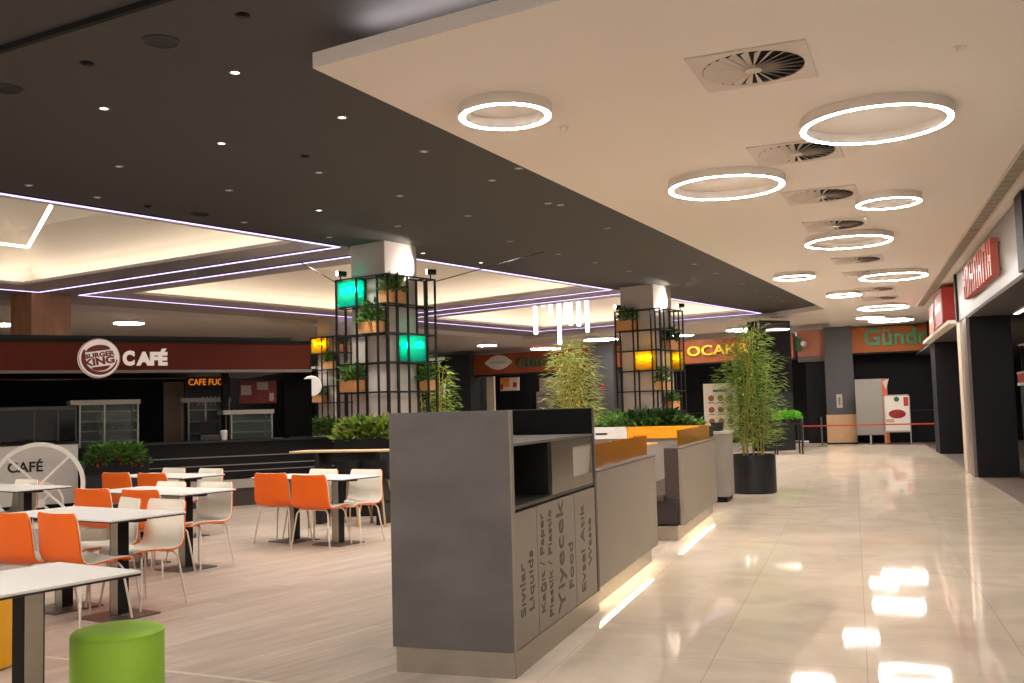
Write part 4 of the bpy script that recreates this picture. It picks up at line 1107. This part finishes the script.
# ------------------------------------------------------------------ shops at the far side
def wsz(px, py, w=0): return wl.sz(px, py, w)
def wthing(name, label, cat, s=0, w=0, z=0, group=None): return thing(name, label, cat, wl.pt(s,w,z), wl.rz, group)
M_fas = mat('terracotta_fascia',(150,72,42),.5,noise=.06,scale=1.2,spec=.2)
M_fas2 = mat('orange_fascia',(190,106,50),.5,noise=.05,scale=1.2,spec=.2)
M_grn = mat('sign_green',(40,92,60),.4)
sA, sB = wsz(474,365)[0], wsz(593,362)[0]
zb1 = wsz(540,372)[1]; zt1_ = ZW
t = wthing('shop_fascia', 'terracotta fascia with white plaque and green letters', 'fascia')
obj('board', MB().box(sA,sB,0,.25,zb1,zt1_-.06), M_fas, t)
obj('lower_edge', MB().box(sA,sB,-.02,.27,zb1-.05,zb1), M_black, t)
pq = wsz(499,362.5); pr = wsz(511.5,362.5)[0]-pq[0]
t = wthing('sign_plaque', 'white scalloped oval plaque on the terracotta fascia', 'sign', pq[0], -.03, pq[1])
def oval(kx, kz, n=40): return [(kx*math.cos(2*PI*i/n)*(1+.09*math.cos(6*2*PI*i/n)), kz*math.sin(2*PI*i/n)*(1+.10*math.cos(4*2*PI*i/n))) for i in range(n)]
hz = (wsz(499,356)[1]-wsz(499,369.5)[1])/2
o_ = MB(); o_.M = Matrix.Rotation(R(90),4,'X'); o_.prism(oval(pr,hz),-.02,.03); obj('plate', o_, mat('plaque_white',(216,206,188),.5), t)
obj('lettering', fit_text('G\u00fcndo\u011fdu', w=pr*1.3, h=hz*.5, depth=.01), mat('plaque_grey',(140,138,124),.5), t, loc=(0,-.035,0))
gs = wsz(516,362)[0]; ge = wsz(594,358)[0]
t = wthing('sign_lettering', 'green curled letters on the terracotta fascia', 'sign', (gs+ge)/2, -.05, wsz(540,362.5)[1]+.02)
obj('letters', fit_text('G\u00fcndo\u011fdu', w=(ge-gs), h=.62, depth=.06, bold=.015), M_grn, t)
# its shop: counter, screens
t = wthing('shop_screen', 'grey blank screen over the restaurant counter', 'screen', wsz(540,386)[0], .9, 0)
z0, z1 = wsz(540,395.5,.9)[1], wsz(540,378,.9)[1]
w_ = (wsz(553,386,.9)[0]-wsz(527,386,.9)[0])/2
obj('screen', MB().box(-w_,w_,0,.06,z0,z1), mat('blank_screen',(112,106,100),.4), t)
obj('frame_bar', MB().box(-w_-.03,w_+.03,.01,.08,z0-.03,z0), M_blackm, t); obj('frame_bar', MB().box(-w_-.03,w_+.03,.01,.08,z1,z1+.03), M_blackm, t); obj('frame_bar', MB().box(-.03,.03,.04,.08,z1,zb1), M_blackm, t)
t = wthing('shop_counter', 'dark restaurant counter below the grey screen', 'counter', wsz(540,400)[0], .7)
obj('front', MB().box(-2.2,2.0,0,.08,0,1.05), mat('counter_dark',(58,56,58),.5), t); obj('top', MB().box(-2.25,2.05,-.05,.6,1.05,1.1), mat('counter_top2',(110,104,98),.4), t)
t = wthing('food_poster', 'bright food poster in the terracotta restaurant', 'poster', wsz(501,384)[0], .6, 0)
z0, z1 = wsz(501,391,.6)[1], wsz(501,378,.6)[1]; w_ = (wsz(510,384,.6)[0]-wsz(491.5,384,.6)[0])/2
obj('sheet', MB().box(-w_,w_,0,.02,z0,z1), mat('poster_white',(212,196,176),.5), t)
pp = MB().box(-w_*.9,-w_*.0,-.006,0,z0+.15,z1-.04); obj('picture', pp, mat('poster_orange',(226,140,40),.5), t)
obj('picture', MB().box(w_*.35,w_*.75,-.006,0,z0+.14,z0+.34), mat('poster_red',(180,40,30),.5), t); obj('picture', MB().box(-w_*.95,-w_*.7,-.008,-.006,z0+.05,z0+.3), mat('poster_red',(180,40,30),.5), t)
obj('hanger', MB().bar((0,.01,z1),(0,.01,zb1),.02), M_blackm, t)
t = wthing('shop_partition', 'pale partition at the left of the terracotta restaurant', 'panel', wsz(482,390)[0], .5)
obj('panel', MB().box(-.15,.25,0,.1,0,zb1-.06), mat('pale_partition',(206,190,160),.6), t); obj('foot', MB().box(-.2,.3,-.03,.13,0,.05), M_blackm, t)
t = wthing('shop_cabinet', 'dark cabinet left of the grey screen', 'cabinet', wsz(497,400)[0], 1.6)
obj('body', MB().box(-.5,.6,0,.6,0,wsz(497,392)[1]), M_black, t); obj('handle', MB().box(.02,.04,-.03,0,.9,1.3), M_steel, t)
t = wthing('fridge', 'grey upright fridge between cabinet and screen', 'fridge', wsz(520,402)[0], 1.6)
obj('body', MB().box(-.3,.3,0,.6,.05,wsz(520,392)[1]), mat('fridge_grey',(124,114,108),.4,.3), t); obj('handle', MB().box(.2,.23,-.04,0,.9,1.4), M_steel, t); obj('foot', MB().box(-.28,.28,.02,.58,0,.05), M_blackm, t)
# pillars between the shops
def pillar(px0, px1, label, m, w=-.25):
    a, b = wsz(px0,380)[0], wsz(px1,380)[0]
    return struct('column', MB().box(0,b-a,w,.8,0,ZW-.001), m, label, 'column', loc=wl.pt(a), rz=wl.rz)
M_gp = mat('grey_pillar',(84,82,84),.6)
pillar(594,617,'grey pillar right of the terracotta restaurant', M_gp)
pillar(449,474,'dark grey pillar left of the terracotta restaurant', mat('dark_pillar',(52,52,56),.6))
t = wthing('alarm_point', 'small red alarm point on the grey pillar', 'alarm', wsz(606,387)[0], -.25, wsz(606,387)[1])
obj('box', MB().box(-.07,.07,-.05,0,-.07,.07), mat('alarm_red',(176,30,34),.4), t); obj('button', MB().lathe([(.03,-.06),(.03,-.05)],12), M_wht, t)
t = wthing('wall_display', 'small bright screen at the dark shop behind the nearest lattice', 'screen', wsz(449,391)[0]-.6, .4, 0)
obj('panel', MB().box(-.08,.22,0,.05,wsz(449,397)[1],wsz(449,383)[1]), mat('bright_panel',(200,196,200),.5,emit=.3), t); obj('post', MB().box(.04,.1,.02,.05,0,wsz(449,397)[1]), M_blackm, t)
# grill restaurant
sC, sD = wsz(617,355)[0], wsz(793,345)[0]
zb2 = wsz(700,363)[1]
t = wthing('shop_fascia', 'brown fascia with yellow letters behind the tall bamboo', 'fascia')
obj('board', MB().box(sC,sD,0,.25,zb2,ZW-.06), mat('brown_fascia',(138,76,42),.5,noise=.06,scale=1.2,spec=.2), t)
obj('lower_edge', MB().box(sC,sD,-.02,.27,zb2-.05,zb2), M_black, t)
a, b = wsz(688,351)[0], wsz(775,348)[0]
t = wthing('sign_lettering', 'yellow letters on the brown fascia', 'sign', (a+b)/2, -.05, wsz(705,351)[1]-.02)
obj('letters', fit_text('OCAKBA\u015eI', w=b-a, h=wsz(705,344)[1]-wsz(705,357.5)[1], depth=.06, bold=.01), mat('sign_yellow',(222,180,40),.4,emit=.08), t)
t = wthing('shop_counter', 'dark counter under the yellow lettered fascia', 'counter', wsz(690,400)[0], .8)
obj('front', MB().box(-2.4,2.6,0,.08,0,1.05), M_black, t); obj('top', MB().box(-2.4,2.6,-.05,.6,1.05,1.1), M_blackm, t)
# glossy black kiosk wall hanging panel
gD = 27.0
t = thing('glossy_kiosk', 'tall glossy black kiosk wall with mirror like reflections', 'kiosk', (0,0,0))
ga, gb = atD(759.5,330,28.9), atD(790,330,29.4)
G = VPlane(ga, gb); gl_ = (Vector((gb.x,gb.y,0))-Vector((ga.x,ga.y,0))).length
t.location = (ga.x,ga.y,0); t.rotation_euler.z = G.rz
zz0 = G.sz(770,392)[1]
obj('gloss_panel', MB().box(0,gl_,0,.1,zz0,ZW-.002), mat('gloss_black',(40,36,36),.05,bump=.04,scale=1.2,coat=1), t)
obj('body', MB().box(.05,gl_+.1,.1,.6,0,ZW-.002), M_black, t)
obj('lower_panel', MB().box(0,gl_,.02,.1,0,zz0), mat('matt_black',(18,18,19),.6), t)

# far restaurant at the end of the corridor
FYY = 34.2
def fy(px, py, Y=FYY): return atY(px, py, Y)
z0 = fy(890,351.5).z; z1 = ZW
t = thing('shop_fascia', 'orange fascia with green letters closing the corridor', 'fascia', (0,0,0))
x0, x1 = fy(849,340).x, 3.4
obj('board', MB().box(x0,x1,FYY,FYY+.25,z0,z1-.04), M_fas2, t); obj('lower_edge', MB().box(x0,x1,FYY-.02,FYY+.27,z0-.05,z0), M_black, t)
a, b = fy(864,343).x, fy(864,343).x+(fy(929,340).x-fy(864,343).x)*1.62
t = thing('sign_lettering', 'green curled letters on the orange fascia at the corridor end', 'sign', ((a+b)/2,FYY-.06,fy(895,338).z), 0)
obj('letters', fit_text('G\u00fcndo\u011fdu', w=b-a, h=.78, depth=.08, bold=.02), mat('sign_bright_green',(44,140,84),.4), t)
t = thing('shop_fascia', 'pinkish fascia left of the far grey pillar', 'fascia', (0,0,0))
obj('board', MB().box(fy(797,340).x,fy(824,340).x,FYY,FYY+.25,fy(812,356).z,z1-.04), mat('pink_fascia',(176,112,86),.5), t)
obj('lower_edge', MB().box(fy(797,340).x,fy(824,340).x,FYY-.02,FYY+.27,fy(812,356).z-.18,fy(812,356).z), mat('grey_edge',(96,84,76),.5), t)
t = thing('sign_bracket', 'small green and white sign on the pinkish fascia', 'sign', (fy(800,344).x,FYY-.1,fy(800,344).z), 0)
obj('plate', MB().box(-.12,.05,-.02,.1,-.25,.2), M_grn, t); obj('lamp', MB().lathe([(.001,-.12),(.09,-.05),(.09,.05),(.001,.1)],16,(.12,-.02,0)), M_wht, t)
pa, pb = fy(826.5,400).x, fy(855,400).x
zsp = fy(842,414.5).z
t = struct('column', MB().box(pa,pb,FYY-.25,FYY+.6,zsp,ZW-.001), M_gp, 'grey pillar at the end of the corridor', 'column')
t = thing('pillar_cladding', 'tan stone cladding around the foot of the far pillar', 'cladding', (0,0,0))
obj('panel', MB().box(pa-.02,pb+.02,FYY-.27,FYY+.6,.06,zsp), mat('tan_stone',(206,168,128),.5,noise=.05), t)
obj('base_strip', MB().box(pa-.03,pb+.03,FYY-.28,FYY+.6,0,.06), M_blackm, t)
t = thing('wall_intercom', 'small white panel on the far grey pillar', 'panel', (fy(839.5,401,FYY-.25).x,FYY-.25,fy(839.5,401).z), 0)
obj('plate', MB().box(-.09,.09,-.03,0,-.22,.22), mat('plate_white',(190,182,172),.5), t); obj('button', MB().box(-.03,.03,-.036,-.03,-.12,.12), mat('plate_grey',(120,114,108),.5), t)
BYY = 33.3
def fb_(px, py): return atY(px, py, BYY)
xa, xb = fb_(856,410).x, fb_(883,410).x; za, zc_ = fb_(870,435).z, fb_(870,379).z
t = thing('roller_banner', 'plain grey screen panel with an orange edge beside the far pillar', 'banner', (0,BYY,0), 0)
obj('sheet', MB().box(xa,xb,0,.03,za,zc_), mat('banner_grey',(150,144,136),.6), t)
obj('orange_edge', MB().box(xb,xb+.16,-.005,.035,.05,zc_), mat('banner_orange',(196,96,56),.5), t)
obj('edge_panel', MB().add([(xb+.02,-.01,zc_-.1),(xb+.22,-.01,zc_),(xb+.12,-.01,zc_-.35),(xb+.02,.0,zc_-.1),(xb+.22,.0,zc_),(xb+.12,0,zc_-.35)],[(0,1,2),(5,4,3),(0,3,4,1),(1,4,5,2),(2,5,3,0)]), mat('plate_white',(190,182,172),.5), t)
obj('foot', MB().box((xa+xb)/2-.03,(xa+xb)/2+.03,-.15,.2,0,za).box(xa,xb,-.02,.05,0,.03), M_steel, t)
xa, xb = fb_(885.5,420).x, fb_(909.5,420).x; zt_ = fb_(897,396).z; zm = fb_(897,430.5).z
t = thing('a_board', 'white framed standing board with a red food picture', 'sign board', (0,BYY-.1,0), 0)
obj('board', MB().box(xa,xb,0,.05,zm,zt_), mat('board_paper',(226,216,206),.5), t)
obj('frame_bar', MB().box(xa-.03,xa,-.01,.06,0,zt_), mat('board_frame',(176,168,160),.4,.3), t); obj('frame_bar', MB().box(xb,xb+.03,-.01,.06,0,zt_), mat('board_frame',(176,168,160),.4,.3), t); obj('frame_bar', MB().box(xa,xb,-.01,.06,zm-.05,zm), mat('board_frame',(176,168,160),.4,.3), t); obj('frame_bar', MB().box(xa,xb,-.01,.06,zt_,zt_+.04), mat('board_frame',(176,168,160),.4,.3), t)
xc = (xa+xb)/2; zq = (zm+zt_)/2
pm = MB(); pm.M = Matrix.Translation((xc,-.004,zq-.02)) @ Matrix.Rotation(R(90),4,'X') @ Matrix.Diagonal((1,.55,1,1)); pm.lathe([(.25,0),(.2,.006),(.001,.008)],28)
obj('food_picture', pm, mat('food_red',(150,34,28),.5), t)
obj('caption', MB().box(xc+.2,xc+.34,-.006,0,zq+.22,zq+.5), mat('caption_red',(190,50,44),.5), t)
obj('caption', MB().box(xc-.34,xc-.1,-.006,0,zq-.28,zq-.18), mat('caption_tan',(196,160,120),.5), t)
cm = MB(); cm.M = Matrix.Translation((xc,-.004,zt_-.1)) @ Matrix.Rotation(R(90),4,'X'); cm.lathe([(.08,0),(.001,.006)],20)
obj('emblem', cm, M_grn, t)
t = thing('barrier_tape', 'thin orange barrier tape across the dark shop fronts', 'barrier', (0,BYY-.6,0), 0)
xs = [atY(p,436,BYY-.6).x for p in (803,822,941)]
for x in xs: obj('post', MB().tube((x,0,0),(x,0,.92),.025).lathe([(.15,0),(.15,.02),(.03,.03)],20,(x,0,0)), mat('post_grey',(110,106,102),.4,.5), t)
obj('tape', MB().box(xs[0],xs[2],-.003,.003,.62,.66), mat('tape_orange',(206,72,44),.5), t)
t = thing('shop_counter', 'dark counter deep inside the far restaurant', 'counter', (0,0,0))
obj('front', MB().box(.3,3.2,34.75,34.83,0,1.0), M_black, t); obj('top', MB().box(.3,3.2,34.7,35.1,1.0,1.05), M_blackm, t)

# ------------------------------------------------------------------ shops on the right
SX = 2.0
zfb = 2.88
M_sil = mat('silver_panel',(134,127,120),.38,.1)
t = thing('shop_fascia', 'silver sign fascia with raised red letters on the right', 'fascia', (0,0,0))
obj('board', MB().box(SX,SX+.25,13.2,20.85,zfb,ZW-.03), M_sil, t)
obj('end_post', MB().box(SX-.04,SX+.25,20.85,21.05,zfb,ZW-.03), M_black, t)
obj('near_post', MB().box(SX-.05,SX+.25,12.7,13.2,zfb,ZW-.03), M_black, t)
struct('ceiling_shops', MB().box(SX,5.3,8,35,zfb-.06,zfb-.001), mat('shop_ceiling',(66,60,56),.7), 'dark ceiling inside the right shops', 'ceiling')
t = thing('sign_lettering', 'raised red block letters on the silver fascia', 'sign', (0,0,0))
M_red = mat('letter_red',(196,100,84),.4)
y = 15.0
for k, (g, w) in enumerate(((0,.34),(0,.42),(0,.36),(0,.40),(0,.44),(0,.30),(0,.36))):
    mb = MB(); zb_, zt_ = zfb+.2, zfb+.72
    mb.box(SX-.12,SX-.02,y,y+.1,zb_,zt_); mb.box(SX-.12,SX-.02,y+w-.1,y+w,zb_,zt_)
    if k % 2 == 0: mb.box(SX-.12,SX-.02,y+.1,y+w-.1,zb_+.22,zb_+.3)
    else: mb.box(SX-.12,SX-.02,y+.1,y+w-.1,zt_-.09,zt_)
    obj('letter', mb, M_red, t); y += w+.16
obj('backing_rail', MB().box(SX-.03,SX-.001,14.9,y+.1,zfb+.24,zfb+.28).box(SX-.03,SX-.001,14.9,y+.1,zfb+.6,zfb+.64), mat('rail_brown',(120,96,84),.5), t)
ca1, ca2 = pl(977,477,0), pl(1019,478.3,0)
struct('column', MB().box(SX,SX+.66,19.15,20.9,0,zfb-.06), M_wallblack, 'black pillar right of the corridor, under the silver fascia', 'column')
t = thing('shutter_rail', 'grey metal shutter rails on the black pillar', 'rail', (0,0,0))
obj('guide', MB().box(SX-.05,SX,19.2,19.55,0,zfb-.06), mat('guide_grey',(128,118,116),.35,.5), t)
obj('guide', MB().box(SX-.03,SX,19.62,20.1,0,zfb-.06), mat('guide_mid',(150,138,130),.35,.4), t)
obj('guide', MB().box(SX-.05,SX,20.3,20.88,0,zfb-.06), mat('guide_cream',(206,190,168),.5), t)
struct('column', MB().box(SX,SX+.62,27.2,28.6,0,zfb-.06), M_wallblack, 'farther black pillar on the right of the corridor', 'column')
struct('wall_front', MB().box(SX+.31,SX+.5,21.1,35.1,zfb+.05,ZW), M_wallblack, 'dark wall above the farther right shops', 'wall')
# projecting box signs of the next shops
def box_sign(y0, y1, z0, z1, x0, m, label):
    t = thing('box_sign', label, 'sign', (0,0,0), 0, 'box signs over the right shops')
    obj('box', MB().box(x0,SX+.19,y0,y1,z0,z1), m, t, bevel=.01)
    obj('face_frame', MB().box(x0-.015,x0,y0,y0+.06,z0,z1).box(x0-.015,x0,y1-.06,y1,z0,z1).box(x0-.015,x0,y0,y1,z0,z0+.05).box(x0-.015,x0,y0,y1,z1-.05,z1), mat('sign_frame',(170,120,96),.4), t)
    obj('emblem', MB().box(x0-.02,x0-.014,y0+.3,y1-.3,z0+.3,z1-.3), mat('sign_face_white',(230,190,176),.4,emit=.2), t)
box_sign(22.6,24.6,2.98,3.74,1.86,mat('sign_red_face',(176,44,36),.45),'red box sign with a pale emblem above the second right shop')
box_sign(25.4,26.9,2.96,3.66,1.90,mat('sign_rose_face',(180,100,80),.45),'smaller rosy box sign beyond the red one')
t = thing('shop_fascia', 'pale lit ledge under the box signs of the right shops', 'fascia', (0,0,0))
obj('ledge', MB().box(SX-.18,SX+.3,21.1,28.6,zfb-.03,zfb+.04), mat('ledge_white',(214,200,186),.5), t)
obj('board', MB().box(SX+.2,SX+.3,21.1,28.6,zfb+.04,ZW-.03), mat('board_brown',(128,112,100),.5), t)
# inside the nearest right shop
t = thing('shop_counter', 'dark counter with red and white bands inside the right shop', 'counter', (0,0,0))
zr0, zr1 = atX(1021,383,3.1).z, atX(1021,374,3.1).z
obj('body', MB().box(3.1,3.9,16,21.6,0,zr0-.05), M_black, t)
obj('red_band', MB().box(3.06,3.9,16,21.6,zr0,zr1), mat('band_red',(170,26,40),.4), t)
obj('white_band', MB().box(3.05,3.9,16,21.6,zr1,zr1+.04), mat('band_white',(206,196,188),.4), t); obj('white_band', MB().box(3.05,3.9,16,21.6,zr0-.05,zr0), mat('band_white',(206,196,188),.4), t)
obj('upper_shelf', MB().box(3.1,3.9,16,21.6,zr1+.55,zr1+.58), mat('band_white',(206,196,188),.4), t)
obj('post', MB().box(3.12,3.16,16.1,16.14,zr1+.04,zr1+.55).box(3.12,3.16,21.4,21.44,zr1+.04,zr1+.55), M_blackm, t)
t = thing('mounted_strip_lamp', 'strip lamp under the dark ceiling of the right shop', 'lamp', (0,0,0))
obj('housing', MB().box(2.62,2.72,14.5,18.6,zfb-.09,zfb-.06), M_wht, t); obj('diffuser', MB().box(2.63,2.71,14.52,18.58,zfb-.095,zfb-.09), lampmat('shop_strip',(1,.95,.85),2.0), t)

# ------------------------------------------------------------------ world, camera
w = bpy.data.worlds.new('World'); SC.world = w; w.use_nodes = True
bg = w.node_tree.nodes['Background']; bg.inputs[0].default_value = (1,.86,.74,1); bg.inputs[1].default_value = .22
cam = bpy.data.cameras.new('Camera'); co = bpy.data.objects.new('Camera', cam); COL.objects.link(co)
cam.sensor_width = 36; cam.lens = F/1024*36; cam.clip_end = 200
Mx = Matrix((AR, AU, -AF)).transposed().to_4x4(); Mx.translation = (0,0,EYE)
co.matrix_world = Mx
SC.camera = co
SC.view_settings.view_transform = 'Standard'; SC.view_settings.look = 'None'
SC.view_settings.gamma = 1; SC.view_settings.use_curve_mapping = False; SC.view_settings.exposure = 1.12
SC.cycles.use_denoising = True
SC.cycles.max_bounces = 6; SC.cycles.diffuse_bounces = 4; SC.cycles.glossy_bounces = 4; SC.cycles.transparent_max_bounces = 12
SC.cycles.caustics_reflective = False; SC.cycles.caustics_refractive = False
SC.cycles.sample_clamp_indirect = 6
